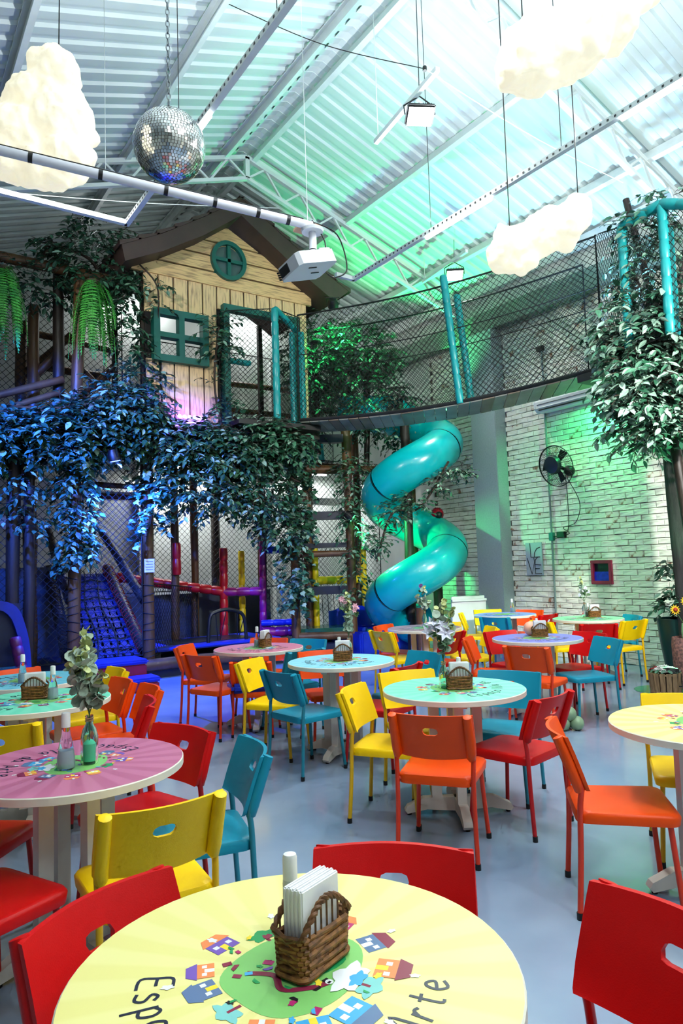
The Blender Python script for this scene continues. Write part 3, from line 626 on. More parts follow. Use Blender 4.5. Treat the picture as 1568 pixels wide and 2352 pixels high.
# ------------------------------------------------------------------ chairs
CH = {'red': mat('red_plastic', (204, 4, 6), .42, var=.04, scale=3, bump=.08, bscale=300, spec=.28), 'orange': mat('orange_plastic', (242, 76, 0), .42, var=.04, scale=3, bump=.08, bscale=300, spec=.28),
      'yellow': mat('yellow_plastic', (252, 208, 0), .42, var=.04, scale=3, bump=.08, bscale=300, spec=.28), 'teal': mat('teal_plastic', (14, 136, 164), .42, var=.04, scale=3, bump=.08, bscale=300, spec=.28)}
CHF = {'red': mat('red_steel', (182, 14, 18), .35, var=.04), 'orange': mat('orange_steel', (222, 52, 12), .35, var=.04), 'yellow': mat('yellow_steel', (226, 178, 6), .35, var=.04), 'teal': mat('teal_steel', (30, 128, 150), .35, var=.04)}
def back_mesh():
    us = [-1, -.93, -.86, -.72, -.5, -.3, -.19, -.1, 0, .1, .19, .3, .5, .72, .86, .93, 1]; vs_ = [0, .08, .3, .55, .635, .72, .86, .97, 1]
    hw = .222; T = .016
    def P(u, v, off):
        w = hw*(.955 if v < .04 else (.985 if v < .15 else 1)); x = u*w
        lean = -.205-.085*v-.012*v*v; cur = .058*(u*u)*(.8+.2*v); z = .535+.245*v+(.012*u*u if v < .04 else 0)
        if abs(abs(u)-.19) < 1e-6 and abs(v-.55) < 1e-6: x *= .86; z += .006
        if abs(abs(u)-.19) < 1e-6 and abs(v-.72) < 1e-6: x *= .86; z -= .006
        return Vector((x, lean+cur+off, z))
    b = B(); nu, nv = len(us), len(vs_)
    for off in (T/2, -T/2):
        for v in vs_:
            for u in us: b.v.append(tuple(P(u, v, off)))
    idx = lambda s, j, i: s*nu*nv+j*nu+i
    hole = lambda j, i: 0 <= j < nv-1 and 0 <= i < nu-1 and us[i] >= -.191 and us[i+1] <= .191 and vs_[j] >= .549 and vs_[j+1] <= .721
    solid = lambda j, i: 0 <= j < nv-1 and 0 <= i < nu-1 and not hole(j, i)
    for j in range(nv-1):
        for i in range(nu-1):
            if not solid(j, i): continue
            b.f.append((idx(0, j, i), idx(0, j+1, i), idx(0, j+1, i+1), idx(0, j, i+1))); b.f.append((idx(1, j, i), idx(1, j, i+1), idx(1, j+1, i+1), idx(1, j+1, i)))
            for (dj, di, p, q) in ((-1, 0, (j, i), (j, i+1)), (1, 0, (j+1, i+1), (j+1, i)), (0, -1, (j+1, i), (j, i)), (0, 1, (j, i+1), (j+1, i+1))):
                if not solid(j+dj, i+di): b.f.append((idx(0, *p), idx(0, *q), idx(1, *q), idx(1, *p)))
    b.m = [0]*len(b.f)
    for s in (-1, 1):   # rolled edges that take the frame tubes
        pts = [P(s*.9, v, -.024) for v in (0, .05, .2, .5, .8, .985, .99)]; b.tube(pts, [.019, .024, .026, .026, .025, .023, .02], 12)
    return b
def seat_mesh():
    b = B(); out = []
    def rr(hx_, hy0, hy1, r, n=5):
        pts = []
        for cx_, cy_, a0 in ((hx_-r, hy1-r, 0), (-hx_+r, hy1-r, 90), (-hx_*.95+r, hy0+r, 180), (hx_*.95-r, hy0+r, 270)):
            for k in range(n+1): a = math.radians(a0+90*k/n); pts.append((cx_+r*math.cos(a), cy_+r*math.sin(a)))
        return pts
    rings = [(.19, -.2, .2, .05, .400), (.212, -.215, .222, .055, .402), (.216, -.218, .226, .055, .436), (.208, -.212, .218, .055, .449), (.18, -.19, .19, .05, .452), (.08, -.08, .08, .04, .445)]
    n = 0
    for hx_, y0, y1, r, z in rings:
        p = rr(hx_, y0, y1, r); n = len(p); b.v += [(x, y, z) for x, y in p]
    for k in range(len(rings)-1):
        for j in range(n): b.f.append((k*n+j, k*n+(j+1) % n, (k+1)*n+(j+1) % n, (k+1)*n+j))
    b.f.append(tuple(reversed(range(n)))); b.f.append(tuple((len(rings)-1)*n+j for j in range(n))); b.m = [0]*len(b.f); return b
PROTO = {}
def make_chair(c):
    t = mk('dining_chair', None); t.empty_display_size = .1
    seat_mesh().build('seat', CH[c], t, angle=50); back_mesh().build('backrest', CH[c], t, angle=50)
    for s in (-1, 1):
        lg = B().tube(bez([(s*.212, -.225, .006), (s*.205, -.208, .25), (s*.204, -.2, .44), (s*.206, -.196, .5), (s*.208, -.19, .56), (s*.206, -.205, .62)], 4), .0125, 10).build('leg', CHF[c], t)
        B().lathe([(.015, 0), (.015, .03)], 10, Matrix.Translation((s*.212, -.225, 0))).build('foot_cap', m_black, lg)
        B().tube([(s*.2, -.2, .425), (s*.175, -.19, .425)], .01, 8).build('bracket', CHF[c], lg)
        lg = B().tube([(s*.178, .175, .41), (s*.205, .208, .006)], .0125, 10).build('leg', CHF[c], t)
        B().lathe([(.015, 0), (.015, .03)], 10, Matrix.Translation((s*.205, .208, 0))).build('foot_cap', m_black, lg)
    return t
def chair(c, x, y, face, label, sc=1.0):
    """(x, y): middle of the backrest's top edge; face: heading of the sitter in degrees"""
    if c not in PROTO: o = PROTO[c] = make_chair(c)
    else: o = copy_tree(PROTO[c])
    a = math.radians(face); o.location = (x+math.cos(a)*.27*sc, y+math.sin(a)*.27*sc, 0); o.rotation_euler = (0, 0, a-math.pi/2); o.scale = (sc, sc, sc)
    return tag(o, label, 'chair', 'coloured plastic dining chairs')
CHAIRS = [
 ('red', 0.48, 1.83, -66, 'red plastic chair at the left edge of the yellow table in the foreground'),
 ('red', 1.24, 1.62, -133, 'red plastic chair facing the camera behind the foreground yellow table'),
 ('red', 1.50, 0.93, 175, 'red plastic chair at bottom right, beside the foreground yellow table'),
 ('yellow', 0.86, 2.40, 87, 'yellow plastic chair in front of the mauve table, slot showing blue'),
 ('red', 1.36, 3.48, -163, 'red plastic chair with magenta sheen seat right behind the mauve table'),
 ('teal', 1.47, 2.91, 166, 'teal plastic chair seen edge-on at the right of the mauve table'),
 ('red', 0.10, 2.72, 25, 'red plastic chair cut by the left frame edge before the mauve table'),
 ('red', 0.18, 3.72, -42, 'red plastic chair cut by the left frame edge, under the mauve table'),
 ('yellow', 0.59, 4.20, 70, 'yellow plastic chair between the mauve and the near left mint table'),
 ('orange', 1.61, 5.31, -179, 'orange plastic chair right of the mint table with the wicker basket at left'),
 ('orange', 1.66, 4.84, 175, 'orange plastic chair partly hidden by a red one at the left mint table'),
 ('red', 1.47, 4.34, 162, 'red plastic chair seen edge-on right of the left mint table'),
 ('yellow', 1.75, 5.93, 180, 'yellow plastic chair beside the pale blue table at the far left'),
 ('orange', 1.05, 6.60, -79, 'orange plastic chair back just above the far left pale blue table'),
 ('orange', 2.58, 6.24, 23, 'orange plastic chair seen from behind at the left of the pink table'),
 ('orange', 2.79, 7.17, -43, 'orange plastic chair behind and left of the pink table'),
 ('orange', 3.79, 7.10, -142, 'orange plastic chair behind the napkins of the pink table'),
 ('teal', 4.03, 6.64, -153, 'teal plastic chair with dark slot at the right of the pink table'),
 ('teal', 3.48, 5.78, 96, 'teal plastic chair seen from behind between the pink and blue tables'),
 ('yellow', 2.75, 5.56, -54, 'yellow plastic chair behind the teal one, left of the blue table'),
 ('teal', 2.61, 4.77, 8, 'teal plastic chair seen from behind in front of the blue table'),
 ('orange', 3.55, 5.65, -107, 'orange plastic chair behind the blue table basket'),
 ('yellow', 2.62, 3.82, -54, 'yellow plastic chair left of the centre mint table, slot turned away'),
 ('yellow', 3.31, 4.10, -103, 'yellow plastic chair facing the camera behind the centre mint table'),
 ('red', 3.52, 4.32, 112, 'red plastic chair between the blue and the centre mint tables'),
 ('teal', 4.14, 4.81, 180, 'teal plastic chair with pale slot at the right of the blue table'),
 ('teal', 3.82, 3.55, -152, 'teal plastic chair behind the right side of the centre mint table'),
 ('orange', 2.45, 2.85, 36, 'orange plastic chair seen squarely from behind in front of the centre mint table'),
 ('red', 3.33, 2.76, 101, 'red plastic chair at the right of the centre mint table'),
 ('orange', 2.72, 2.26, -45, 'orange plastic chair in profile before the yellow table at the right edge'),
 ('yellow', 3.85, 2.28, -142, 'yellow plastic chair behind the yellow table at the right edge'),
 ('orange', 4.98, 4.42, 19, 'orange plastic chair seen from behind in front of the purple table'),
 ('red', 5.89, 5.60, -96, 'red plastic chair behind the left side of the purple table'),
 ('teal', 6.02, 4.28, 157, 'teal plastic chair in profile right of the purple table'),
 ('red', 6.36, 4.74, 172, 'red plastic chair behind the teal one, right of the purple table'),
 ('orange', 5.16, 5.36, -52, 'orange plastic chair leaning towards the left of the purple table'),
 ('red', 5.50, 5.90, 105, 'red plastic chair in front of the grey-pink table near the white flowers'),
 ('yellow', 6.21, 6.00, 150, 'yellow plastic chair right of the grey-pink table'),
 ('yellow', 5.03, 6.67, -1, 'yellow plastic chair left of the grey-pink table'),
 ('orange', 5.57, 7.33, -67, 'orange plastic chair behind the yellow one at the grey-pink table'),
 ('yellow', 6.34, 6.99, -140, 'yellow plastic chair behind the legs of the grey-pink table'),
 ('teal', 7.24, 6.96, 22, 'teal plastic chair seen from behind in front of the lilac table'),
 ('yellow', 8.33, 8.15, -125, 'yellow plastic chair behind the lilac table next to the wall'),
 ('orange', 8.61, 7.51, -164, 'orange plastic chair right of the lilac table next to the wall'),
 ('yellow', 7.50, 7.90, -45, 'yellow plastic chair left of the lilac table'),
 ('red', 8.04, 6.67, 98, 'red plastic chair between the lilac and the pale green tables'),
 ('orange', 7.54, 6.54, -48, 'orange plastic chair left of and behind the pale green table'),
 ('yellow', 7.10, 6.03, -15, 'yellow plastic chair left of the pale green table'),
 ('red', 7.18, 5.23, 51, 'red plastic chair seen from behind in front of the pale green table'),
 ('yellow', 7.84, 5.19, 84, 'yellow plastic chair seen from behind at the right of the pale green table'),
 ('teal', 8.52, 5.66, 150, 'teal plastic chair between the pale green table and the brick wall')]
for c in CHAIRS: chair(*c)
chair('orange', 2.98, 5.98, 50, 'small orange child chair tucked under the pink table', .9)
o = thing('booster_cushion', 'blue booster cushion on the small orange chair at the pink table', 'cushion', (3.08, 6.17, .40), math.radians(-15))
B().box((0, 0, .05), (.42, .3, .09), bev=.03).build('cushion', m_bluepad, o); B().box((0, 0, .01), (.3, .05, .02)).build('strap', m_black, o)

# ------------------------------------------------------------------ tables
GLY = {'E': [[(.8, 1), (.15, .95), (.1, .5), (.15, .05), (.8, 0)], [(.12, .52), (.65, .52)]], 's': [[(.6, .5), (.35, .62), (.18, .46), (.55, .24), (.42, .0), (.05, .06)]],
 'p': [[(.15, .6), (.12, -.4)], [(.15, .5), (.45, .62), (.65, .4), (.5, .05), (.15, .1)]], 'a': [[(.6, .55), (.3, .6), (.1, .3), (.25, .02), (.5, .1), (.6, .55), (.62, .1), (.8, .04)]],
 'c': [[(.6, .5), (.35, .6), (.1, .3), (.3, .02), (.6, .08)], [(.38, 0), (.45, -.15), (.25, -.22)]], 'o': [[(.35, .6), (.1, .35), (.2, .03), (.5, .05), (.62, .35), (.35, .6), (.75, .5)]],
 'V': [[(.05, 1), (.4, 0), (.8, 1)]], 'i': [[(.2, .6), (.2, .05), (.38, .02)], [(.19, .82), (.22, .88)]], 'l': [[(.2, 1.05), (.18, .1), (.38, .02)]],
 'd': [[(.55, .5), (.3, .6), (.1, .3), (.25, .02), (.5, .1), (.6, 1.05), (.6, .08), (.78, .04)]], 'A': [[(0, 0), (.45, 1), (.8, 0)], [(.12, .33), (.75, .38)]],
 'r': [[(.15, .6), (.15, 0)], [(.15, .38), (.35, .6), (.58, .55)]], 't': [[(.3, .95), (.28, .1), (.5, .02)], [(.05, .62), (.58, .66)]], 'e': [[(.1, .3), (.6, .38), (.5, .6), (.25, .58), (.1, .3), (.3, .02), (.68, .14)]]}
def ribbon(b, pts, w, z):
    P = [Vector((p[0], p[1], 0)) for p in pts]; n = len(P); vs = []
    for i in range(n):
        t = (P[min(i+1, n-1)]-P[max(i-1, 0)]).normalized(); s = Vector((-t.y, t.x, 0))*w/2
        vs += [(P[i].x+s.x, P[i].y+s.y, z), (P[i].x-s.x, P[i].y-s.y, z)]
    b.add(vs, [(2*i, 2*i+1, 2*i+3, 2*i+2) for i in range(n-1)])
def lettering():
    b = B(); R = .285; h = .07; adv = .043; a = 0.0; z = .0008
    for chh in 'Espaco Vila da Arte':
        if chh != ' ':
            for st_ in GLY[chh]:
                pts = []
                for q in bez([(x, y, 0) for x, y in st_], 4):
                    rad = R-(q.y-.3)*h; ang = a+(q.x*.05)/R; pts.append((rad*math.cos(ang), rad*math.sin(ang)))
                ribbon(b, pts, .0068, z)
        a += (adv*(.62 if chh in 'il' else 1.06 if chh in 'EVA' else .95))/R*1.12
    return b
LETTER = None; PRINT = []
m_ink = mat('navy_ink', (24, 34, 58), .4)
ART = [mat('print_'+n, c, .3, var=.05) for n, c in (('green', (132, 200, 110)), ('dark_green', (40, 160, 90)), ('sky', (70, 170, 225)), ('magenta', (185, 45, 110)), ('orange', (240, 140, 80)), ('purple', (120, 90, 180)), ('yellow', (250, 220, 60)), ('white', (235, 238, 240)), ('aqua', (130, 205, 200)), ('slate', (95, 120, 160)), ('maroon', (140, 40, 70)), ('pink', (235, 140, 165)), ('black', (30, 30, 36)))]
def art_mesh(seed):
    rg = random.Random(seed); b = B(); z = [.0004]
    def poly(pts, mi): b.add([(x, y, z[0]) for x, y in pts], [tuple(range(len(pts)))], None, mi); z[0] += .000012
    poly([(math.cos(t)*(.148+.012*math.sin(3*t+1)), math.sin(t)*(.132+.01*math.sin(2*t))) for t in [2*math.pi*k/40 for k in range(40)]], 0)
    poly([(math.cos(t)*.06+.05, math.sin(t)*.025-.02) for t in [2*math.pi*k/16 for k in range(16)]], 1)
    def place(shape, x, y, rot, s, mi):
        c, sn = math.cos(rot), math.sin(rot); poly([(x+s*(c*p-sn*q), y+s*(sn*p+c*q)) for p, q in shape], mi)
    sq = [(-.5, 0), (.5, 0), (.5, .7), (-.5, .7)]; tri = [(-.6, .7), (.6, .7), (.35, 1.15), (-.35, 1.15)]; dr = [(-.12, 0), (.12, 0), (.12, .4), (-.12, .4)]; wn = [(.2, .3), (.4, .3), (.4, .5), (.2, .5)]
    cloud = [(math.cos(t)*.5*(1+.22*math.sin(5*t)), math.sin(t)*.3*(1+.22*math.sin(5*t))) for t in [2*math.pi*k/20 for k in range(20)]]
    n = 13
    for k in range(n):
        a = 2*math.pi*k/n+rg.uniform(-.1, .1); r = .158+rg.uniform(-.012, .016); x, y = r*math.cos(a), r*math.sin(a); rot = a-math.pi/2+rg.uniform(-.3, .3); s = rg.uniform(.046, .07)
        if k % 4 == 3: place(cloud, x*1.08, y*1.08, rot, s*1.1, rg.choice([8, 1, 8])); place([(-.06, -.5), (.06, -.5), (.06, 0), (-.06, 0)], x*1.08, y*1.08, rot, s, 10)
        else:
            c0 = rg.choice([2, 3, 4, 5, 6, 9, 11]); place(sq, x, y, rot, s, c0); place(tri, x, y, rot, s, rg.choice([5, 3, 9, 4, 10])); place(dr, x, y, rot, s, rg.choice([7, 6])); place(wn, x, y, rot, s, 7); place([(p-.55, q) for p, q in wn], x, y, rot, s, 7)
    for k in range(9):
        a = 2*math.pi*k/9+rg.uniform(-.2, .2); r = .235+rg.uniform(-.012, .012); place(cloud, r*math.cos(a), r*math.sin(a), a, rg.uniform(.018, .026), 7)
    pth = bez([(-.08, .05, 0), (-.04, .01, 0), (-.05, -.04, 0), (.0, -.07, 0), (.03, -.075, 0)], 5)
    m0 = len(b.f); ribbon(b, [(p.x, p.y) for p in pth], .014, z[0]); b.m[m0:] = [10]*(len(b.f)-m0); z[0] += .00001
    for k in range(40):
        a, r = rg.uniform(0, 6.28), rg.uniform(.03, .17); place(rg.choice([sq, cloud, tri]), r*math.cos(a), r*math.sin(a), rg.uniform(0, 6.28), rg.uniform(.012, .022), rg.choice([3, 10, 5, 12, 2, 6, 1]))
    place(cloud, .075, -.085, .5, .1, 7); place(cloud, .085, -.1, .5, .05, 2)
    place([(math.cos(t)*.5, math.sin(t)*.5) for t in [.63*k for k in range(10)]], .035, -.075, 0, .017, 7); place(sq, .035, -.079, .3, .008, 12)
    return b
m_edge = mat('white_edge', (226, 222, 206), .5, var=.05); m_post = mat('white_timber', (222, 216, 206), .55, var=.06, stretch=(1, 1, .2), scale=8)
def top_mat(name, rgb, rgb2):
    m = bpy.data.materials.new(name); m.use_nodes = True; nt = m.node_tree; N = nt.nodes; L = nt.links; b = N['Principled BSDF']
    tc = N.new('ShaderNodeTexCoord'); g = N.new('ShaderNodeTexGradient'); g.gradient_type = 'RADIAL'; L.new(tc.outputs['Object'], g.inputs[0])
    nz = N.new('ShaderNodeTexNoise'); nz.inputs['Scale'].default_value = 3; L.new(tc.outputs['Object'], nz.inputs['Vector'])
    mu = N.new('ShaderNodeMath'); mu.operation = 'MULTIPLY'; mu.inputs[1].default_value = 2*math.pi*22; L.new(g.outputs['Fac'], mu.inputs[0])
    si = N.new('ShaderNodeMath'); si.operation = 'SINE'; L.new(mu.outputs[0], si.inputs[0])
    ad = N.new('ShaderNodeMath'); ad.operation = 'ADD'; L.new(si.outputs[0], ad.inputs[0]); L.new(nz.outputs['Fac'], ad.inputs[1])
    cr = N.new('ShaderNodeValToRGB'); cr.color_ramp.elements[0].color = (*lin(rgb), 1); cr.color_ramp.elements[1].color = (*lin(rgb2), 1); cr.color_ramp.elements[0].position = .15; cr.color_ramp.elements[1].position = .85
    L.new(ad.outputs[0], cr.inputs[0]); L.new(cr.outputs[0], b.inputs['Base Color']); b.inputs['Roughness'].default_value = .42; b.inputs['Specular IOR Level'].default_value = .35; return m
def arm_mesh():
    return [(0, 0, .02), (.2, 0, .035), (.325, 0, .012), (.34, 0, .03), (.325, 0, .055), (.22, 0, .105), (0, 0, .105)]
TABLES = {}
def table(key_, x, y, rgb, rgb2, start, cross, label):
    global LETTER
    t = thing('round_table', label, 'table', (x, y, 0), 0.0, 'round printed dining tables')
    b = B(); n = 64
    b.lathe([(.44, .735), (.45, .739), (.45, .766), (.446, .77)], n, None, 1, cap=False); k = len(b.v)
    b.f.append(tuple(range(n-1, -1, -1))); b.m.append(1); b.f.append(tuple(3*n+j for j in range(n))); b.m.append(0)
    tp = b.build('tabletop', [top_mat('top_'+key_, rgb, rgb2), m_edge], t)
    if LETTER is None: LETTER = lettering().build('lettering', m_ink, tp, smooth=False, fixn=False); lt = LETTER
    else: lt = LETTER.copy(); COL.objects.link(lt); lt.parent = tp
    tag(lt, kind='stuff'); lt.location = (0, 0, .770); lt.rotation_euler = (0, 0, math.radians(start))
    if not PRINT: PRINT.append(art_mesh(3).build('map_print', ART, tp, smooth=False, fixn=False)); pr = PRINT[0]
    else: pr = PRINT[0].copy(); COL.objects.link(pr); pr.parent = tp
    tag(pr, kind='stuff'); pr.location = (0, 0, .7701); pr.rotation_euler = (0, 0, math.radians(start-147))
    for q in range(4):
        a = math.radians(cross+90*q); R_ = Matrix.Rotation(a, 4, 'Z')
        B().prism([(p[0], -.027, p[2]) for p in arm_mesh()], (0, .054, 0), 0, R_).build('foot', m_post, t, smooth=False)
        B().box((.135, 0, .40), (.062, .056, .61), R_).build('post', m_post, t)
        B().box((.17, 0, .72), (.3, .054, .035), R_).build('batten', m_post, t)
        B().lathe([(.014, 0), (.014, .02)], 10, R_ @ Matrix.Translation((.31, 0, 0))).build('foot_pad', m_black, t)
    TABLES[key_] = t; return t
table('yellow', .72, 1.28, (227, 219, 138), (232, 225, 150), 147, -34, 'pale yellow sunburst round table in the foreground')
table('mauve', .75, 3.18, (180, 101, 133), (192, 115, 147), 12, 12, 'mauve pink round table at the left with a green bottle vase')
table('mint_left', .93, 4.92, (110, 214, 179), (124, 220, 187), 60, -20, 'mint green round table at the left edge with a wicker basket')
table('blue_left', 1.06, 5.93, (106, 189, 212), (120, 197, 218), 100, 10, 'pale blue round table at the far left behind the mint one')
table('pink', 3.30, 6.42, (208, 122, 146), (214, 134, 156), 149, -35, 'rose pink round table in front of the trampoline')
table('blue', 3.34, 4.99, (133, 203, 224), (145, 211, 230), 132, -60, 'light blue round table in the middle with a wicker basket')
table('mint', 3.11, 3.37, (124, 220, 186), (140, 226, 194), 246, -34, 'mint green round table in the centre with a green bottle vase')
table('purple', 5.68, 4.88, (131, 133, 214), (143, 145, 220), 150, -30, 'purple round table with a peach ball and wicker basket')
table('lilac', 7.84, 7.32, (126, 144, 217), (140, 156, 223), 120, -34, 'lilac round table before the grey wall pillar')
table('green', 7.89, 5.91, (145, 222, 174), (157, 228, 182), 140, -34, 'pale green round table beside the brick wall')
table('grey', 5.72, 6.68, (164, 132, 134), (174, 144, 144), 150, -34, 'grey-pink round table before the foot of the slide')
table('yellow_right', 3.33, 1.85, (241, 230, 129), (245, 236, 151), 205, -34, 'pale yellow round table cut by the right frame edge')

# ------------------------------------------------------------------ table things
m_wick = mat('wicker', (150, 98, 44), .6, scale=60, rgb2=(92, 54, 20), var=.2); m_wickd = mat('dark_wicker', (112, 70, 30), .6, scale=60, var=.3)
m_nap = mat('paper_napkin', (236, 238, 240), .8, var=.02)
def rrect(hx_, hy_, r, n=4):
    pts = []
    for cx_, cy_, a0 in ((hx_-r, hy_-r, 0), (-hx_+r, hy_-r, 90), (-hx_+r, -hy_+r, 180), (hx_-r, -hy_+r, 270)):
        for k in range(n+1): a = math.radians(a0+90*k/n); pts.append((cx_+r*math.cos(a), cy_+r*math.sin(a)))
    return pts
def make_basket():
    t = mk('napkin_basket', None); hx_, hy_ = .072, .036
    base = rrect(hx_, hy_, .016); n = len(base)
    body = B()
    for row in range(8):
        z = .012+row*.0095; pts = []
        m = 44
        for k in range(m):
            f = k/m*n; i = int(f) % n; g = f-int(f); p = Vector(base[i]).lerp(Vector(base[(i+1) % n]), g); d = Vector((p.x/hx_, p.y/hy_)); d = d.normalized() if d.length else d
            off = .0028*(1 if (k//2+row) % 2 else -1); sc = 1+row*.008
            pts.append((p.x*sc+d.x*off, p.y*sc+d.y*off, z))
        body.tube(pts, .0056, 5, closed=True)
    body.build('woven_body', m_wick, t)
    B().prism([(x, y, .003) for x, y in base], (0, 0, .006)).build('base_board', m_wickd, t, smooth=False)
    B().tube([(x*1.06, y*1.1, .008) for x, y in base], .006, 6, closed=True).build('base_rim', m_wick, t)
    sc = 1.07
    def rim(s):
        z = .087+.052*max(0, math.cos(s*math.pi/2))**1.0; return z
    pts = []
    for s in np.linspace(-1, 1, 13): pts.append((s*hx_*sc, -hy_*sc, rim(s)))
    pts.append((hx_*sc+.004, 0, .079))
    for s in np.linspace(1, -1, 13): pts.append((s*hx_*sc, hy_*sc, rim(s)))
    pts.append((-hx_*sc-.004, 0, .079))
    k = len(pts); hp = B()
    dense = []
    for i in range(k):
        for g in (0, .33, .66): dense.append(Vector(pts[i]).lerp(Vector(pts[(i+1) % k]), g))
    for ph in (0, math.pi): hp.tube([p+Vector((0, math.cos(i*1.1+ph)*.0035, math.sin(i*1.1+ph)*.0035)) for i, p in enumerate(dense)], .0048, 5, closed=True)
    hp.build('braided_rim', m_wickd, t)
    for s in np.linspace(-.72, .72, 7):
        for yy in (-1, 1): B().tube([(s*hx_*sc, yy*hy_*1.05, .01), (s*hx_*sc, yy*hy_*sc, rim(s))], .0022, 5).build('stake', m_wickd, t)
    return t
def napkins_obj():
    t = mk('napkin_stack', None)
    for i in range(5): B().box((0, -.020+i*.010, .083+.002*(i % 2)), (.122, .0098, .142), bev=.003).build('napkin', m_nap, t)
    return t
BASK = make_basket(); NAPK = napkins_obj(); first = [True]
def basket(key_, x, y, rz, where):
    if first[0]: b_, n_ = BASK, NAPK; first[0] = False
    else: b_, n_ = copy_tree(BASK), copy_tree(NAPK)
    b_.location = (x, y, .7715); n_.location = (x, y, .7715+.012); b_.rotation_euler = n_.rotation_euler = (0, 0, math.radians(rz))
    tag(b_, 'brown wicker napkin basket on the %s' % where, 'basket', 'wicker napkin baskets'); tag(n_, 'white paper napkins standing in the basket on the %s' % where, 'napkins', 'napkin stacks')
basket('yellow', .765, 1.28, 20, 'foreground yellow table'); basket('mint', 3.116, 3.32, -34, 'centre mint table'); basket('blue', 3.346, 4.97, -34, 'middle light blue table')
basket('pink', 3.38, 6.43, 35, 'rose pink table'); basket('purple', 5.75, 4.90, -34, 'purple table'); basket('green', 8.06, 5.93, -30, 'pale green table'); basket('mint_left', .93, 5.0, -25, 'left mint table')
basket('yellow_right', 3.42, 1.76, 60, 'yellow table at the right edge')
m_glass = mat('clear_glass', (232, 240, 244), .04, trans=1.0, var=0); m_gglass = mat('green_glass', (176, 235, 212), .05, trans=.95, var=0); m_cap = mat('white_cap', (238, 240, 238), .4, var=.02); m_gel = mat('clear_gel', (196, 210, 220), .2, var=.02); m_lab = mat('printed_label', (70, 90, 150), .5, scale=30, rgb2=(200, 60, 40)); m_sand = mat('mint_sand', (110, 225, 192), .7, var=.06)
def bottle_obj():
    t = mk('gel_bottle', None)
    B().lathe([(.026, 0), (.029, .006), (.028, .04), (.022, .08), (.0145, .115), (.0125, .14), (.0125, .15)], 18).build('flask', m_glass, t)
    B().lathe([(.024, .004), (.0265, .01), (.0255, .04), (.021, .06)], 16).build('gel', m_gel, t)
    B().lathe([(.0145, .135), (.0145, .175), (.013, .182), (.006, .184)], 16).build('cap', m_cap, t); return t
BOT = bottle_obj(); bfirst = [True]
def gbottle(x, y, where, sc=1.0):
    o = BOT if bfirst[0] else copy_tree(BOT); bfirst[0] = False; o.location = (x, y, .7715); o.scale = (sc,)*3
    tag(o, 'clear conical gel bottle with white cap on the %s' % where, 'bottle', 'gel bottles on tables')
gbottle(.70, 3.12, 'mauve table', 1.25); gbottle(1.02, 4.90, 'left mint table', 1.15); gbottle(.99, 5.79, 'far left pale blue table', 1.15); gbottle(3.335, 6.52, 'rose pink table', 1.1); gbottle(3.40, 5.10, 'middle light blue table'); gbottle(3.19, 3.40, 'centre mint table')
gbottle(5.80, 4.98, 'purple table'); gbottle(8.2, 7.5, 'lilac table', 1.1); gbottle(5.83, 6.6, 'grey-pink table', 1.15); gbottle(8.06, 6.03, 'pale green table')
t = thing('glue_stick_bottle', 'slim white capped bottle with orange label behind the foreground napkin basket', 'bottle', (.795, 1.42, .7715))
B().lathe([(.016, 0), (.017, .004), (.017, .105), (.0165, .11)], 18).build('body', mat('clear_body', (210, 214, 216), .3), t); B().lathe([(.0165, .11), (.0165, .155), (.014, .163), (.006, .166)], 18).build('cap', m_cap, t)
b = B()
for a in (1.1, 2.6, 4.1, 5.6):
    vs = [(.0175*math.cos(a+.36*math.cos(u)), .0175*math.sin(a+.36*math.cos(u)), .085+.017*math.sin(u)) for u in [2*math.pi*k/12 for k in range(12)]]; b.add(vs, [tuple(range(12))])
b.build('orange_label', mat('orange_print', (225, 84, 30), .5), t, smooth=False); B().lathe([(.0172, .03), (.0172, .06)], 18, cap=False).build('grey_label', mat('grey_print', (110, 130, 150), .5), t)

# flowers
m_euc = mat('eucalyptus', (172, 194, 172), .55, var=.12); m_euc2 = mat('eucalyptus_young', (190, 200, 128), .55, var=.12); m_petal = mat('white_petal', (226, 228, 244), .6, var=.03); m_pinkp = mat('pink_petal', (230, 176, 190), .6, var=.08); m_purp = mat('purple_petal', (120, 70, 140), .6)
m_gstem = mat('green_stem', (70, 110, 60), .6)
def disc_leaf(b, c, nrm, r, n=9, el=1.0):
    nrm = Vector(nrm).normalized(); x = nrm.orthogonal().normalized(); y = nrm.cross(x)
    vs = [Vector(c)]+[Vector(c)+x*r*math.cos(2*math.pi*k/n)*el+y*r*math.sin(2*math.pi*k/n)+nrm*r*.18 for k in range(n)]
    b.add(vs, [(0, 1+k, 1+(k+1) % n) for k in range(n)])
def vase_obj(name, label, loc, h, kind, seed, glass=m_gglass, r=.032, sand=True):
    rg = random.Random(seed); t = thing(name, label, 'vase', (loc[0], loc[1], .7715), group='bottle vases with flowers')
    B().lathe([(r*.95, 0), (r, .006), (r, h*.55), (r*.75, h*.72), (r*.42, h*.82), (r*.40, h*.95), (r*.46, h)], 20, cap=False).build('bottle', glass, t)
    B().lathe([(r*.9, .002), (r*.9, .010)], 16).build('bottle_base', glass, t)
    if sand: B().lathe([(r*.9, .012), (r*.93, h*.42), (r*.5, h*.47)], 16).build('sand', m_sand, t)
    b = B(); b.tube([(r*.44*math.cos(.4*k), r*.44*math.sin(.4*k), h*.86+.0006*k) for k in range(40)], .003, 5); b.build('twine', mat('jute', (176, 140, 98), .8), t)
    return t, rg
def stem_curve(rg, h0, spread, top):
    a = rg.uniform(0, 6.28); e = Vector((math.cos(a)*spread, math.sin(a)*spread, top)); return bez([(0, 0, h0*.4), (0, 0, h0), e*.55+Vector((0, 0, h0*.4)), e], 6)
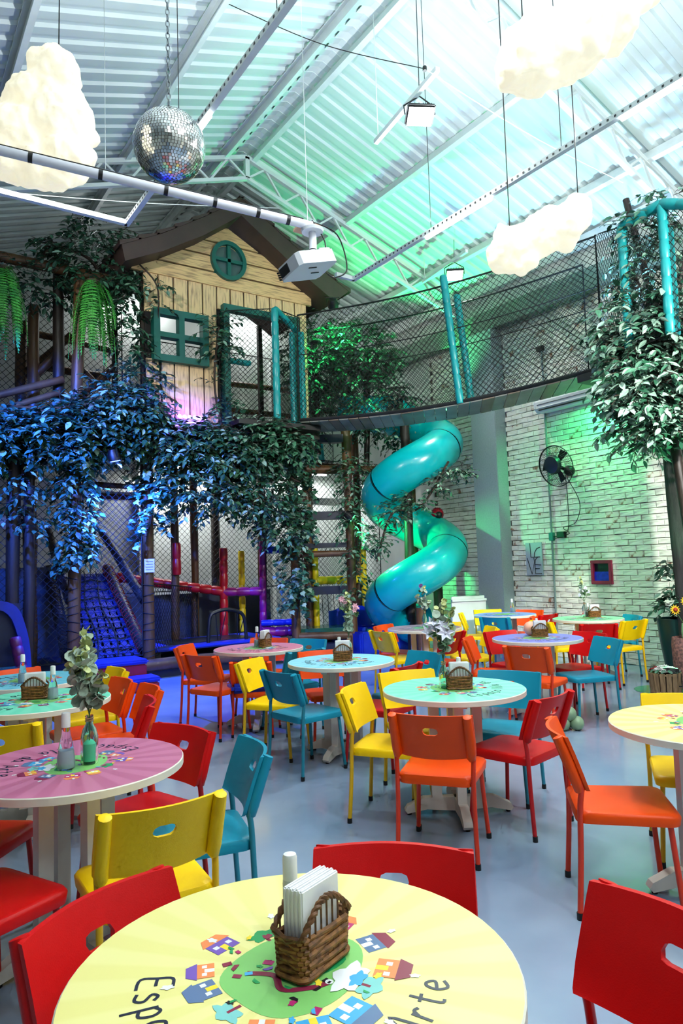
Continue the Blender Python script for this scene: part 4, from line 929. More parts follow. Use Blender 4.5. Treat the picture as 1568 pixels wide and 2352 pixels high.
def bouquet(t, rg, h, stems):
    for kind, spread, top in stems:
        p = stem_curve(rg, h, spread, top); sb = B().tube(p, .0022, 5).build('stem', m_gstem, t)
        if kind == 'euc':
            for mm, rr_, ks in ((m_euc, .026, range(9, len(p)-2)), (m_euc2, .016, range(len(p)-4, len(p)))):
                b = B()
                for k in ks:
                    for s in (-1, 1):
                        d = Vector((rg.uniform(-1, 1), rg.uniform(-1, 1), rg.uniform(-.2, .5))).normalized(); disc_leaf(b, p[k]+d*rr_*.9, Vector((rg.uniform(-1, 1), rg.uniform(-1, 1), rg.uniform(.1, 1))), rr_*rg.uniform(.8, 1.2))
                if b.v: tag(b.build('round_leaves', mm, sb, smooth=False, fixn=False), kind='stuff')
        else:
            mm = {'lily': m_petal, 'pink': m_pinkp, 'purple': m_purp, 'rose': m_petal}[kind]; c = p[-1]; R_ = {'lily': .055, 'pink': .03, 'purple': .022, 'rose': .02}[kind]
            for q in range({'lily': 2, 'pink': 3, 'purple': 3, 'rose': 4}[kind]):
                cc = c+Vector((rg.uniform(-1, 1), rg.uniform(-1, 1), rg.uniform(-1, .4)))*R_*(1.2 if q else 0); ax = Vector((rg.uniform(-.6, .6)-FW.x*.6, rg.uniform(-.6, .6)-FW.y*.6, rg.uniform(.2, .8))).normalized(); x = ax.orthogonal().normalized(); y = ax.cross(x); b = B()
                for k in range(6):
                    a = k*math.pi/3; d = x*math.cos(a)+y*math.sin(a); w = ax.cross(d)
                    b.add([cc, cc+d*R_*.5+w*R_*.28+ax*R_*.35, cc+d*R_*1.1+ax*R_*.3, cc+d*R_*.5-w*R_*.28+ax*R_*.35], [(0, 1, 2, 3)])
                b.ball(cc+ax*R_*.2, R_*.16, 6, 4); b.build('blossom', mm, sb, smooth=False, fixn=False)
            b = B()
            for k in range(6): d = Vector((rg.uniform(-1, 1), rg.uniform(-1, 1), -.3)).normalized(); disc_leaf(b, p[-4]+d*.03, Vector((rg.uniform(-1, 1), rg.uniform(-1, 1), .6)), .022, 7, .6)
            b.build('leaves', m_gstem, sb, smooth=False, fixn=False)
t, rg = vase_obj('bottle_vase', 'tall green bottle vase with eucalyptus sprigs on the mauve table', (.80, 3.14), .2, 'euc', 5, r=.036)
bouquet(t, rg, .2, [('euc', .03, .5), ('euc', .08, .46), ('euc', .09, .52), ('euc', .07, .42), ('euc', .09, .38), ('euc', .05, .56), ('euc', .06, .47), ('euc', .04, .40)])
t, rg = vase_obj('bottle_vase', 'green bottle vase with white lilies on the centre mint table', (3.06, 3.40), .17, 'lily', 8, sand=False)
bouquet(t, rg, .17, [('lily', .03, .42), ('lily', .06, .40), ('lily', .05, .38), ('euc', .03, .55), ('euc', .09, .50), ('euc', .10, .40), ('euc', .03, .50)])
t, rg = vase_obj('bottle_vase', 'green bottle vase with tall pink blossoms on the middle light blue table', (3.50, 5.10), .17, 'pink', 11, sand=False)
bouquet(t, rg, .17, [('pink', .05, .50), ('pink', .03, .46), ('pink', .07, .44), ('euc', .02, .48), ('euc', .03, .40), ('euc', .04, .55)])
t, rg = vase_obj('bottle_vase', 'green bottle vase with purple blossoms on the grey-pink table', (5.74, 6.69), .2, 'purple', 13, sand=False)
bouquet(t, rg, .2, [('purple', .03, .52), ('euc', .04, .5), ('euc', .1, .32), ('euc', .08, .4)])
t, rg = vase_obj('bottle_vase', 'clear bottle vase with white roses on the pale green table', (7.99, 6.03), .2, 'rose', 17, glass=m_glass, sand=False)
bouquet(t, rg, .2, [('rose', .04, .36), ('rose', .08, .34), ('rose', .03, .40), ('rose', .07, .30), ('euc', .06, .52), ('euc', .09, .46)])
o = tag(B().ball((0, 0, .075), .075, 20, 14).build('peach_ball', mat('peach_skin', (240, 178, 150), .45, var=.05)), 'smooth peach coloured ball beside the basket on the purple table', 'ball'); o.location = (5.80, 5.06, .7705)
m_sage = mat('sage_balloon', (138, 164, 128), .35, var=.05)
for k, (dx, dy, dz, w) in enumerate(((-.05, .03, 0, 'left lower'), (.06, -.04, 0, 'right lower'), (0.02, .06, 0, 'rear lower'), (.01, .0, .085, 'topmost'))):
    t = thing('sage_balloon', '%s of the sage green balloons heaped on the floor by the red chair' % w, 'balloon', (5.34+dx, 4.27+dy, dz), group='sage balloons on the floor')
    B().ball((0, 0, .065), .065, 18, 12).build('skin', m_sage, t); B().lathe([(.003, 0), (.008, .012)], 8, Matrix.Translation((.02, .02, .125))).build('knot', m_sage, t)

# ------------------------------------------------------------------ things on and by the right wall
t = thing('air_conditioner', 'white split air conditioner under the rope bridge on the brick wall', 'air conditioner', (X_R-.04, 6.95, 3.93))
prof = [(0, 0, 0), (-.16, 0, 0), (-.215, 0, .06), (-.225, 0, .16), (-.19, 0, .30), (0, 0, .30)]
B().prism([(p[0], -.52, p[2]) for p in prof], (0, 1.04, 0)).build('body', m_white, t, smooth=False)
for y in (-.53, .53): B().prism([(p[0]*1.02, y-.012, p[2]) for p in prof], (0, .024, 0)).build('end_cap', m_white, t, smooth=False)
B().box((-.165, 0, .028), (.10, .92, .012), Matrix.Rotation(0, 4, 'Y')).build('air_outlet', m_black, t); B().beam((-.198, -.46, .05), (-.198, .46, .05), .05, .008, upv=(-.6, 0, -.8)).build('louvre', m_white, t); B().box((-.222, 0, .115), (.01, .96, .006)).build('seam', m_black, t)
t = thing('wall_fan', 'round black wire cage wall fan on the brick wall', 'fan', (X_R-.04, 7.07, 2.97))
b = B()
fc, ft = Vector((-.28, 0, .03)), .16
def fp(r, a, d): return fc+Vector((-d-math.sin(a)*r*.25, -math.cos(a)*r, math.sin(a)*r))
for k in range(48):
    a = 2*math.pi*k/48; B_ = b.tube([fp(.09, a, .10), fp(.22, a, .085), fp(.31, a, .0), fp(.22, a, -.07), fp(.1, a, -.09)], .0025, 4)
tag(b.build('cage_wires', m_black, t, fixn=False), kind='stuff')
for r, d in ((.31, 0), (.315, .012)): B().tube([fp(r, 2*math.pi*k/40, d) for k in range(40)], .006, 6, closed=True).build('cage_ring', m_black, t)
B().lathe([(.15, -.02), (.155, 0), (.13, .05), (.05, .075), (.001, .078)], 24, Matrix.Translation(fc+Vector((-.08, 0, .02))) @ Matrix.Rotation(-math.pi/2-.2, 4, 'Y')).build('hub_cover', mat('fan_grey', (34, 44, 50), .4), t)
for k in range(3):
    a = k*2.094; d = Vector((0, math.cos(a), math.sin(a))); w = Vector((0, -math.sin(a), math.cos(a))); b = B(); b.add([fc+d*.05+w*.03, fc+d*.26+w*.09+Vector((.03, 0, 0)), fc+d*.27-w*.04, fc+d*.05-w*.03], [(0, 1, 2, 3)]); b.build('blade', m_black, t, smooth=False)
B().ball((-.12, -.12, -.05), .085, 14, 10).build('motor', m_black, t); B().tube([(0, -.05, -.05), (-.25, -.03, .02)], .03, 8).build('bracket', m_black, t)
B().tube(bez([(-.1, -.02, -.1), (-.05, 0, -.5), (-.04, .03, -.95), (-.05, .22, -1.08)], 6), .006, 5).build('cable', m_black, t); B().tube(bez([(-.1, -.05, -.15), (-.05, -.22, -.55), (-.04, -.12, -.85), (-.04, .12, -.92), (-.05, .0, -1.02), (-.05, .22, -1.06)], 6), .006, 5).build('cable', m_black, t)
t = thing('electrical_conduit', 'grey vertical conduit pipe on the brick wall left of the fan', 'conduit', (X_R-.06, 7.44, 0))
B().tube([(0, 0, .35), (0, 0, 5.0)], .016, 8).build('pipe', mat('conduit_grey', (120, 136, 138), .5), t); B().box((0, 0, 1.92), (.06, .09, .13), bev=.008).build('socket_box', mat('socket_teal', (40, 120, 116), .5), t); B().box((-.01, -.2, 1.94), (.06, .16, .1), bev=.008).build('timer_box', m_black, t); B().tube([(0, 0, 1.92), (-.01, -.14, 1.92)], .008, 6).build('lead', m_black, t)
B().box((0, .03, 5.02), (.06, .12, .08)).build('clamp', m_black, t)
t = thing('love_sign', 'pale grey wall plaque with thin black lettering reading LOVE', 'sign', (X_R-.05, 7.83, 1.57))
B().box((0, 0, 0), (.02, .34, .54), bev=.004).build('board', mat('plaque_grey', (168, 178, 190), .5, var=.03), t)
def stroke(pts, w=.012):
    for i in range(len(pts)-1): pass
    B().tube([(-.014, -p[0], p[1]) for p in pts], w*.5, 5).build('letter_stroke', m_black, t)
stroke([(-.07, .26), (-.06, .03), (.13, .03)]); stroke([(.14, .19), (.07, .17), (.02, .10), (.01, .03)]); stroke([(-.14, .02), (-.05, -.25), (.01, -.05), (.0, .02)]); stroke([(.15, -.24), (.02, -.24), (.02, -.09), (.14, -.10)]); stroke([(.02, -.1), (.03, -.02), (.08, .03)]); stroke([(.02, -.16), (.11, -.16)])
t = thing('square_porthole', 'small square opening with a crimson wooden frame in the brick wall', 'wall opening', (X_R-.05, 6.56, 1.34))
m_cr = mat('crimson_paint', (150, 28, 66), .5, var=.1)
for (y, z, sy, sz) in ((0, .155, .36, .05), (0, -.155, .36, .05), (.155, 0, .05, .26), (-.155, 0, .05, .26)): B().box((0, y, z), (.05, sy, sz), bev=.006).build('frame_bar', m_cr, t)
B().box((.02, 0, .0), (.012, .27, .27)).build('dark_recess', m_black, t); b = B()
for k in range(5): b.box((.008-.003*(k % 2), 0, -.12+.028*k), (.012, .26, .03))
b.build('blue_cloth', mat('blue_cloth', (24, 40, 200), .6, var=.15, scale=20), t)
t = thing('white_panel_board', 'white folded panel board standing below the slide by the brick wall', 'board', (8.38, 8.62, 0), math.radians(-20))
B().box((0, 0, .48), (.62, .03, .9), bev=.006).build('front_panel', m_white, t); B().box((0, .14, .5), (.6, .03, .95), Matrix.Rotation(.12, 4, 'X'), bev=.006).build('rear_panel', m_white, t); B().box((0, -.02, .92), (.62, .05, .035)).build('top_rail', m_white, t)
for x in (-.28, .28): B().box((x, 0, .03), (.05, .12, .06)).build('foot', m_steel, t)
# plants in pots, flower basket
t = thing('tall_planter', 'tall dark green tapered planter with leafy plant by the wall', 'planter', (8.58, 5.08, 0))
B().lathe([(.13, 0), (.16, .02), (.22, .45), (.245, .72), (.25, .76), (.235, .76), (.225, .7)], 24, cap=True).build('pot', mat('dark_green_glaze', (22, 62, 60), .35), t); B().lathe([(.225, .68), (.225, .72)], 20).build('soil', mat('soil', (40, 28, 20), .9), t)
t2 = thing('terracotta_planter', 'speckled pink terracotta pot at the right frame edge', 'planter', (7.98, 4.62, 0))
B().lathe([(.10, 0), (.13, .02), (.17, .3), (.175, .52), (.165, .6), (.15, .6), (.15, .5)], 24).build('pot', mat('speckled_terracotta', (160, 110, 100), .7, scale=40, rgb2=(92, 66, 64)), t2); B().lathe([(.15, .52), (.15, .55)], 20).build('soil', MATS['soil'], t2)
t3 = thing('sunflower_toy_vase', 'pale green vase with sunflowers at the right frame edge', 'vase', (7.98, 4.62, .56))
B().lathe([(.05, 0), (.06, .1), (.05, .2)], 16).build('vase', mat('pale_green_glaze', (130, 180, 130), .4), t3)
for k, (dx, dy, z) in enumerate(((-.10, .07, .36), (-.02, -.02, .46), (.1, -.08, .38))):
    s = B().tube([(0, 0, .15), (dx, dy, z)], .005, 5).build('stem', m_gstem, t3); nrm = (-FW+Vector((0, 0, .2))).normalized(); x = nrm.orthogonal().normalized(); y = nrm.cross(x); b = B(); c = Vector((dx, dy, z))+nrm*.01
    for q in range(12):
        a = q*math.pi/6; d = x*math.cos(a)+y*math.sin(a); w = nrm.cross(d); b.add([c, c+d*.03+w*.012, c+d*.065, c+d*.03-w*.012], [(0, 1, 2, 3)])
    b.build('petals', mat('sunflower_yellow', (245, 190, 20), .5), s, smooth=False, fixn=False); B().ball(c+nrm*.006, .026, 10, 6).build('flower_disc', mat('red_disc', (170, 40, 20), .6), s)
t = thing('flower_basket', 'small slatted wooden basket full of white roses on the floor at right', 'basket', (7.38, 4.56, 0))
m_slat = mat('weathered_slat', (150, 120, 84), .7, stretch=(4, 4, .6), scale=14, var=.25)
for k in range(16):
    a = 2*math.pi*k/16; B().box((.15, 0, .14), (.012, .052, .28), Matrix.Rotation(a, 4, 'Z') @ Matrix.Rotation(.06, 4, 'Y')).build('slat', m_slat, t)
for z in (.06, .25): B().lathe([(.156+.03*z, z-.012), (.162+.03*z, z), (.156+.03*z, z+.012)], 20, cap=False).build('hoop', m_slat, t)
B().lathe([(.145, .0), (.145, .22)], 16).build('liner', m_stem, t)
m_rose = mat('white_rose', (232, 232, 230), .7, var=.05); m_rred = mat('red_rose', (150, 16, 30), .6)
for k in range(15):
    a = k*2.4; r = .13*math.sqrt((k+.5)/15); c = Vector((r*math.cos(a), r*math.sin(a), .33-r*.35)); b = B()
    for q in range(3):
        for w in range(5):
            th = w*1.257+q*.6; d = Vector((math.cos(th), math.sin(th), 0)); s_ = Vector((-d.y, d.x, 0)); rr_ = .018+.013*q; b.add([c+d*rr_*.3, c+d*rr_+s_*rr_*.7+Vector((0, 0, .02-.008*q)), c+d*rr_*1.15+Vector((0, 0, .026-.012*q)), c+d*rr_-s_*rr_*.7+Vector((0, 0, .02-.008*q))], [(0, 1, 2, 3)])
    b.ball(c+Vector((0, 0, .01)), .016, 8, 5); b.build('rose', m_rred if k in (6, 11, 14) else m_rose, t, smooth=False, fixn=False)
b = B()
for k in range(14): a = k*.45; disc_leaf(b, (.15*math.cos(a), .15*math.sin(a), .29), (math.cos(a), math.sin(a), .6), .03, 7, .6)
b.build('leaves', m_leaf[1], t, smooth=False, fixn=False)
b = B(); b.lathe([(.32, .001), (.32, .003)], 40); o = tag(b.build('floor_spot', mat('green_floor_vinyl', (50, 140, 100), .25, var=.05)), 'flat green round vinyl spot on the floor behind the flower basket', 'floor decal'); o.location = (7.72, 4.80, 0)

# ------------------------------------------------------------------ left play corner
t = thing('blue_play_arch', 'blue curved play panel with raised discs at the far left', 'play panel', (1.35, 9.75, 0))
arc = bez([(.40, 0, 0), (.42, 0, .45), (.36, 0, .9), (.2, 0, 1.22), (-.25, 0, 1.3)], 6)
b = B(); n = len(arc); b.v = [tuple(p) for p in arc]+[tuple(p+Vector((0, .14, 0))) for p in arc]+[(p.x-.1, p.y, max(0, p.z-.09)) for p in arc]+[(p.x-.1, p.y+.14, max(0, p.z-.09)) for p in arc]
for i in range(n-1): b.f += [(i, i+1, n+i+1, n+i), (2*n+i, 3*n+i, 3*n+i+1, 2*n+i+1), (i, 2*n+i, 2*n+i+1, i+1), (n+i, n+i+1, 3*n+i+1, 3*n+i)]
b.m = [0]*len(b.f); b.build('arch_rim', m_bluepad, t); B().box((-.3, .12, .62), (1.2, .04, 1.2)).build('panel', mat('navy_panel', (16, 30, 60), .5), t)
for k, (x, z) in enumerate(((-.12, 1.0), (-.1, .78), (-.08, .55), (-.28, .9))): B().lathe([(.09, 0), (.09, .03), (.07, .04)], 18, Matrix.Translation((x, .09, z)) @ Matrix.Rotation(math.pi/2, 4, 'X')).build('raised_disc', mat('bright_blue', (20, 90, 220), .3), t)
t = thing('foam_block', 'turquoise foam play block at the far left behind the pale blue table', 'play block', (1.22, 9.2, 0)); B().prism([(-.4, -.2, 0), (.35, -.2, 0), (.3, -.2, .44), (-.4, -.2, .44)], (0, .4, 0)).build('block', mat('turquoise_foam', (30, 150, 180), .5), t, smooth=False); B().box((-.05, 0, .46), (.7, .4, .04)).build('top_pad', MATS['green_vinyl'], t)
t = thing('purple_bolster', 'purple ribbed vinyl bolster beside the turquoise foam block', 'bolster', (1.68, 9.35, 0)); pad(t, (0, 0, .0), (-.12, .3, .8), mat('purple_vinyl', (90, 20, 90), .4), .07, 'bolster', .12); B().lathe([(.075, 0), (.075, .02)], 12).build('end_cap', m_black, t)

# ------------------------------------------------------------------ lamps
m_lens = mat('lit_flood_lens', (255, 255, 255), .4, emit=12)
for (p, tg, w_), lab in zip(FLOODS, ('black floodlight hanging from a steel arm under the ridge', 'lit floodlight near the wall above the rope bridge', 'floodlight above the dining tables behind the camera', 'added unseen floodlight under the left roof slope aimed at the tree house', 'added unseen floodlight right of the frame aimed at the brick wall')):
    t = thing('floodlight', lab, 'floodlight', p); R_ = (Vector(tg)-Vector(p)).to_track_quat('-Z', 'Y').to_matrix().to_4x4()
    B().box((0, 0, .02), (.30, .24, .05), R_, bev=.015).build('housing', m_black, t); B().box((0, 0, -.012), (.26, .20, .012), R_).build('lens', m_lens, t)
    for k in range(6): B().box((-.11+.044*k, 0, .055), (.008, .2, .03), R_).build('cooling_fin', m_black, t)
    up_ = R_ @ Vector((0, 0, .22)); B().tube([R_ @ Vector((-.16, 0, .02)), R_ @ Vector((-.16, 0, .16)), Vector((0, 0, .22)), R_ @ Vector((.16, 0, .16)), R_ @ Vector((.16, 0, .02))], .008, 6).build('yoke', m_black, t)
    B().beam((-.1, -.4, .23), (.1, .9, .23), .05, .05).build('mount_arm', m_steel, t); B().tube([(.1, .85, .23), (.1, .85, zroof(p[0]+.1)-p[2])], .006, 5).build('drop_wire', m_steel, t); B().tube([(0, 0, .22), (.02, 0, zroof(p[0])-p[2]-.05)], .005, 5).build('hanger_wire', m_black, t)
m_parlens = {}
def par(p, tg, c, lab, mp):
    t = thing('stage_spot', lab, 'stage light', p); R_ = (Vector(tg)-Vector(p)).to_track_quat('-Z', 'Y').to_matrix().to_4x4()
    B().lathe([(.085, .015), (.09, .02), (.09, .1), (.06, .17), (.02, .18)], 18, R_, cap=True).build('can', m_black, t)
    k = tuple(c); ml = m_parlens.setdefault(k, mat('lit_lens_%d_%d_%d' % tuple(int(99*x) for x in c), (255, 255, 255), .4, emit=6, emit_rgb=tuple(int(255*min(1, x+.25)) for x in c)))
    b = B()
    for q in range(7):
        a = q*math.pi/3; r = 0 if q == 6 else .05; b.lathe([(.021, 0), (.021, .012)], 10, R_ @ Matrix.Translation((r*math.cos(a), r*math.sin(a), .004)))
    tag(b.build('led_lenses', ml, t), kind='stuff'); B().tube([R_ @ Vector((-.1, 0, .06)), R_ @ Vector((-.11, 0, .2)), R_ @ Vector((.11, 0, .2)), R_ @ Vector((.1, 0, .06))], .008, 6).build('yoke', m_black, t); B().tube([R_ @ Vector((0, 0, .2)), Vector(mp)-Vector(p)], .012, 6).build('mount_rod', m_black, t)
PAR_LABELS = ['green stage spot on the wall behind the upper end of the slide', 'blue stage spot on the right tree tower', 'green stage spot on the leafy ladder post', 'lit blue stage spot under the upper deck foliage', 'blue stage spot hung left of the climbing frame', 'green stage spot below the house eave', 'green stage spot on the floor under the right tree', 'green stage spot in the right tree facing the brick wall']
for (p, tg, w, c, a, mp), lab in zip(COLOUR_SPOTS, PAR_LABELS):
    d = (Vector(tg)-Vector(p)).normalized(); par(Vector(p)-d*.03, tg, c, lab, mp)
LEDP = Vector((4.02, 9.86, 3.84))
t = thing('led_bar', 'purple led bar with six lit lamps under the tree house wall', 'stage light', LEDP)
B().box((0, 0, 0), (.5, .08, .07), bev=.01).build('housing', m_black, t); m_led = mat('lit_purple_led', (255, 255, 255), .4, emit=14, emit_rgb=(190, 140, 255))
for k in range(6): B().lathe([(.026, 0), (.026, .01)], 10, Matrix.Translation((-.2+.08*k, -.045, .02)) @ Matrix.Rotation(math.pi/2, 4, 'X')).build('lamp', m_led, t)
for x in (-.2, .2): B().box((x, .03, -.07), (.03, .03, .1)).build('bracket', m_black, t)
area('led_bar_light', LEDP+Vector((0, -.08, .03)), (math.radians(-125)+math.pi, 0, 0), .45, .05, 26, PURPLE)

# ------------------------------------------------------------------ clouds
m_cloud = mat('glowing_wadding', (244, 240, 226), .9, var=.03, scale=8, emit=.5, emit_rgb=(255, 244, 206), bump=.6, bscale=14)
def cloud(label, c, lobes, seed, hang):
    rg = random.Random(seed); t = thing('cloud_lamp', label, 'cloud lamp', c, group='glowing cloud lamps')
    bm = bmesh.new()
    for (dx, dy, r, dp, sx, sy) in lobes:
        bm2 = bmesh.ops.create_icosphere(bm, subdivisions=3, radius=1.0)
        o = RT*dx+UP*dy+FW*dp
        for v in bm2['verts']: v.co = o+RT*(v.co.x*r*sx)+UP*(v.co.z*r*sy)+FW*(v.co.y*r*.9)
    me = bpy.data.meshes.new('wadding'); bm.to_mesh(me); bm.free(); me.materials.append(m_cloud); w = mk('wadding', me, t)
    rm = w.modifiers.new('remesh', 'REMESH'); rm.mode = 'VOXEL'; rm.voxel_size = .016; rm.use_smooth_shade = True
    tx = bpy.data.textures.new('fluff%d' % seed, 'CLOUDS'); tx.noise_scale = .13; tx.noise_depth = 2
    dm = w.modifiers.new('fluff', 'DISPLACE'); dm.texture = tx; dm.strength = .11; dm.mid_level = .5; dm.texture_coords = 'GLOBAL'
    for dx, dy in hang:
        p = RT*dx+UP*dy; top = zroof(c.x+p.x)-c.z-.02; B().tube([p, Vector((p.x+.01, p.y, (p.z+top)/2)), Vector((p.x, p.y, top))], .004, 5).build('hanger_wire', m_black, t)
s = 4.5/FPX
cloud('tall glowing cloud lamp at the upper left beside the mirror ball', at(100, 290, 4.5), [(25*s, 105*s, 62*s, 0, .95, 1.25), (35*s, 15*s, 80*s, .02, 1, 1), (-45*s, -15*s, 80*s, 0, 1, 1), (-70*s, -60*s, 70*s, 0, 1.1, .9), (55*s, -75*s, 60*s, 0, 1, .9), (0, -100*s, 60*s, 0, 1.2, .8), (-25*s, 45*s, 70*s, 0, .9, 1)], 1, ((35*s, 170*s),))
s = 3.6/FPX
cloud('large glowing cloud lamp at the top right corner', at(1310, 95, 3.6), [(-95*s, -45*s, 75*s, 0, 1, 1), (-45*s, -10*s, 85*s, .02, 1, 1), (20*s, 20*s, 85*s, 0, 1, 1), (75*s, 45*s, 75*s, 0, 1, 1), (125*s, 90*s, 55*s, 0, 1.1, 1), (40*s, 65*s, 70*s, 0, 1, 1), (-120*s, -55*s, 50*s, 0, 1, 1.1), (170*s, 120*s, 40*s, 0, 1, 1)], 2, ((-110*s, 40*s), (60*s, 60*s)))
s = 4.6/FPX
cloud('long glowing cloud lamp above the rope bridge', at(1240, 542, 4.6), [(-75*s, -30*s, 45*s, 0, 1, 1.05), (-35*s, -15*s, 50*s, .02, 1, 1), (5*s, 5*s, 50*s, 0, 1, 1), (45*s, 20*s, 52*s, 0, 1, 1), (80*s, 45*s, 38*s, 0, 1, 1.2), (-90*s, 0, 25*s, 0, .9, 1.3), (95*s, 60*s, 22*s, 0, .9, 1.2), (-50*s, -60*s, 32*s, 0, 1.2, .9)], 3, ((88*s, 70*s), (-70*s, 20*s)))

# ------------------------------------------------------------------ mirror ball
MB, MR = at(389, 336, 5.0), .252
t = thing('mirror_ball', 'large silver mirror ball hanging on a chain', 'mirror ball', MB)
m_mir = mat('mirror_tile', (240, 238, 234), .16, 1.0, var=.02); m_core = mat('ball_core', (150, 140, 128), .6)
B().ball((0, 0, 0), MR-.006, 32, 20).build('core', m_core, t)
tiles = []; rows = 38
for i in range(1, rows):
    ph = -math.pi/2+math.pi*i/rows; k = max(4, int(2*math.pi*math.cos(ph)*MR/.0222))
    for j in range(k): th = 2*math.pi*(j+.5*(i % 2))/k; tiles.append((th, ph))
tw = bpy.data.meshes.new('mirror_facet'); bx = B().box((0, 0, 0), (.0185, .0185, .004)); tw.from_pydata(bx.v, [], bx.f); tw.materials.append(m_mir)
vdir = -ray(389, 336).normalized(); restt = B()
def tm(th, ph):
    n_ = Vector((math.cos(ph)*math.cos(th), math.cos(ph)*math.sin(th), math.sin(ph))); x = Vector((-math.sin(th), math.cos(th), 0)); y = n_.cross(x)
    n2 = (n_+x*random.gauss(0, .045)+y*random.gauss(0, .045)).normalized(); x = (x-n2*x.dot(n2)).normalized(); y = n2.cross(x); p = n_*(MR-.002)
    return Matrix(((x.x, y.x, n2.x, p.x), (x.y, y.y, n2.y, p.y), (x.z, y.z, n2.z, p.z), (0, 0, 0, 1))), n_.dot(vdir)
tl = [tm(*q) for q in tiles]; tl.sort(key=lambda q: -q[1])
for i, (M, _) in enumerate(tl):
    if i < 300: o = mk('mirror_facet', tw, t); o.matrix_local = M
    else: restt.add(bx.v, bx.f, M)
tag(restt.build('mirror_facets', m_mir, t, smooth=False), kind='stuff')
b = B(); z = MR; k = 0; top = zroof(MB.x)-MB.z
while z < top:
    pts = [(0, .013*math.cos(a), z+.028+.028*math.sin(a)) if k % 2 else (.013*math.cos(a), 0, z+.028+.028*math.sin(a)) for a in [2*math.pi*q/10 for q in range(10)]]; b.tube(pts, .0045, 5, closed=True); z += .046; k += 1
tag(b.build('chain', mat('chain_steel', (150, 155, 158), .3, .8), t), kind='stuff')

# ------------------------------------------------------------------ pipe and projector
pa_, pb_ = at(-30, 338, 4.2), at(716, 519, 4.9)
t = thing('white_pipe', 'long white plastic pipe with black bands carrying the projector', 'pipe', pa_); m_pvc = mat('white_pvc', (226, 226, 236), .35, var=.02)
B().tube([(0, 0, 0), pb_-pa_], .03, 16).build('pipe', m_pvc, t)
for px, py in ((70, 363), (231, 402), (381, 438), (493, 465), (592, 489), (661, 506)):
    f = (px+30)/746; f = f*4.2/(4.9+(4.2-4.9)*f); q = (pb_-pa_)*f; d = (pb_-pa_).normalized(); B().tube([q-d*.013, q+d*.013], .0315, 16).build('black_band', m_black, t)
q = (pb_-pa_)*.985; B().tube([q, Vector((q.x, q.y, zroof(pa_.x+q.x)-pa_.z-.02))], .0025, 5).build('hanger_wire', m_steel, t); q = (pb_-pa_)*.33; B().tube([q, Vector((q.x, q.y, zroof(pa_.x+q.x)-pa_.z-.02))], .002, 5).build('hanger_wire', m_steel, t)
B().tube([(0, 0, .035), (pb_-pa_)*.5+Vector((0, 0, .037)), (pb_-pa_)*.97+Vector((0, 0, .036))], .006, 5).build('cable', m_black, t)
PJ = at(706, 610, 4.85); aF = Vector((-RT.x*.8-FW.x*.6, -RT.y*.8-FW.y*.6, 0)).normalized()   # lens direction
t = thing('projector', 'white ceiling projector hanging from the pipe end', 'projector', PJ, math.atan2(aF.y, aF.x))
M_ = Matrix.Rotation(.16, 4, 'X') @ Matrix.Rotation(.32, 4, 'Y')
m_pj = mat('projector_white', (220, 224, 230), .4, var=.02)
b = B(); b.prism([(.17, -.10, -.045), (.15, -.13, -.045), (-.15, -.13, -.045), (-.17, -.1, -.045), (-.17, .1, -.045), (-.15, .13, -.045), (.15, .13, -.045), (.17, .1, -.045)], (0, 0, .09), 0, M_); b.build('body', m_pj, t, smooth=False)
B().box((.171, -.05, .0), (.01, .1, .06), M_).build('lens_window', m_black, t); b = B()
for i in range(4):
    for j in range(5): b.box((.05+.028*j, -.131, -.024+.016*i), (.02, .008, .01), M_)
tag(b.build('vent_grille', m_black, t), kind='stuff')
for x, y in ((.02, .06), (-.06, -.02)): B().box((x, y, -.047), (.07, .008, .006), M_).build('slot', m_black, t)
B().box((-.12, .0, .06), (.10, .2, .03), M_, bev=.006).build('mount_plate', m_pj, t); B().tube([(-.05, 0, .05), (-.05, 0, .27)], .026, 14).build('drop_pole', m_pvc, t); B().tube([(-.05, 0, .12), (-.05, 0, .125)], .0275, 14).build('pole_joint', m_black, t)
B().lathe([(.075, 0), (.08, .02), (.03, .05)], 18, Matrix.Translation((-.05, 0, .25))).build('flange', m_pj, t); B().box((-.05, 0, .31), (.16, .12, .02), Matrix.Rotation(.2, 4, 'X')).build('timber_block', mat('pale_timber', (214, 170, 140), .6), t)
B().tube(bez([(-.05, -.02, .34), (-.25, .02, .28), (-.33, .02, .05), (-.24, 0, -.03), (-.17, 0, -.02)], 8), .005, 6).build('cable', m_black, t); B().tube(bez([(-.05, 0, .34), (-.14, .02, .2), (-.15, .0, .06)], 8), .005, 6).build('cable', m_black, t)

# loose wires under the roof
for a, c, sag_, lab in ((at(515, 5, 7.2), at(975, 158, 6.6), .1, 'thin grey cable strung from the left purlin to the floodlight'), (at(975, 158, 6.6), at(1430, 420, 7.6), .06, 'thin white cable running from the floodlight to the right wall'), (at(0, 441, 7.0), at(640, 478, 8.2), .03, 'thin white wire strung across the left roof below the mirror ball')):
    t = thing('strung_cable', lab, 'cable', a); m_ = (c-a)*.5+Vector((0, 0, -sag_)); B().tube(bez([(0, 0, 0), m_, c-a], 8), .0045, 5).build('cable', m_steel if 'white' in lab else m_black, t); B().lathe([(.02, -.02), (.02, .02)], 8).build('clamp', m_black, t)

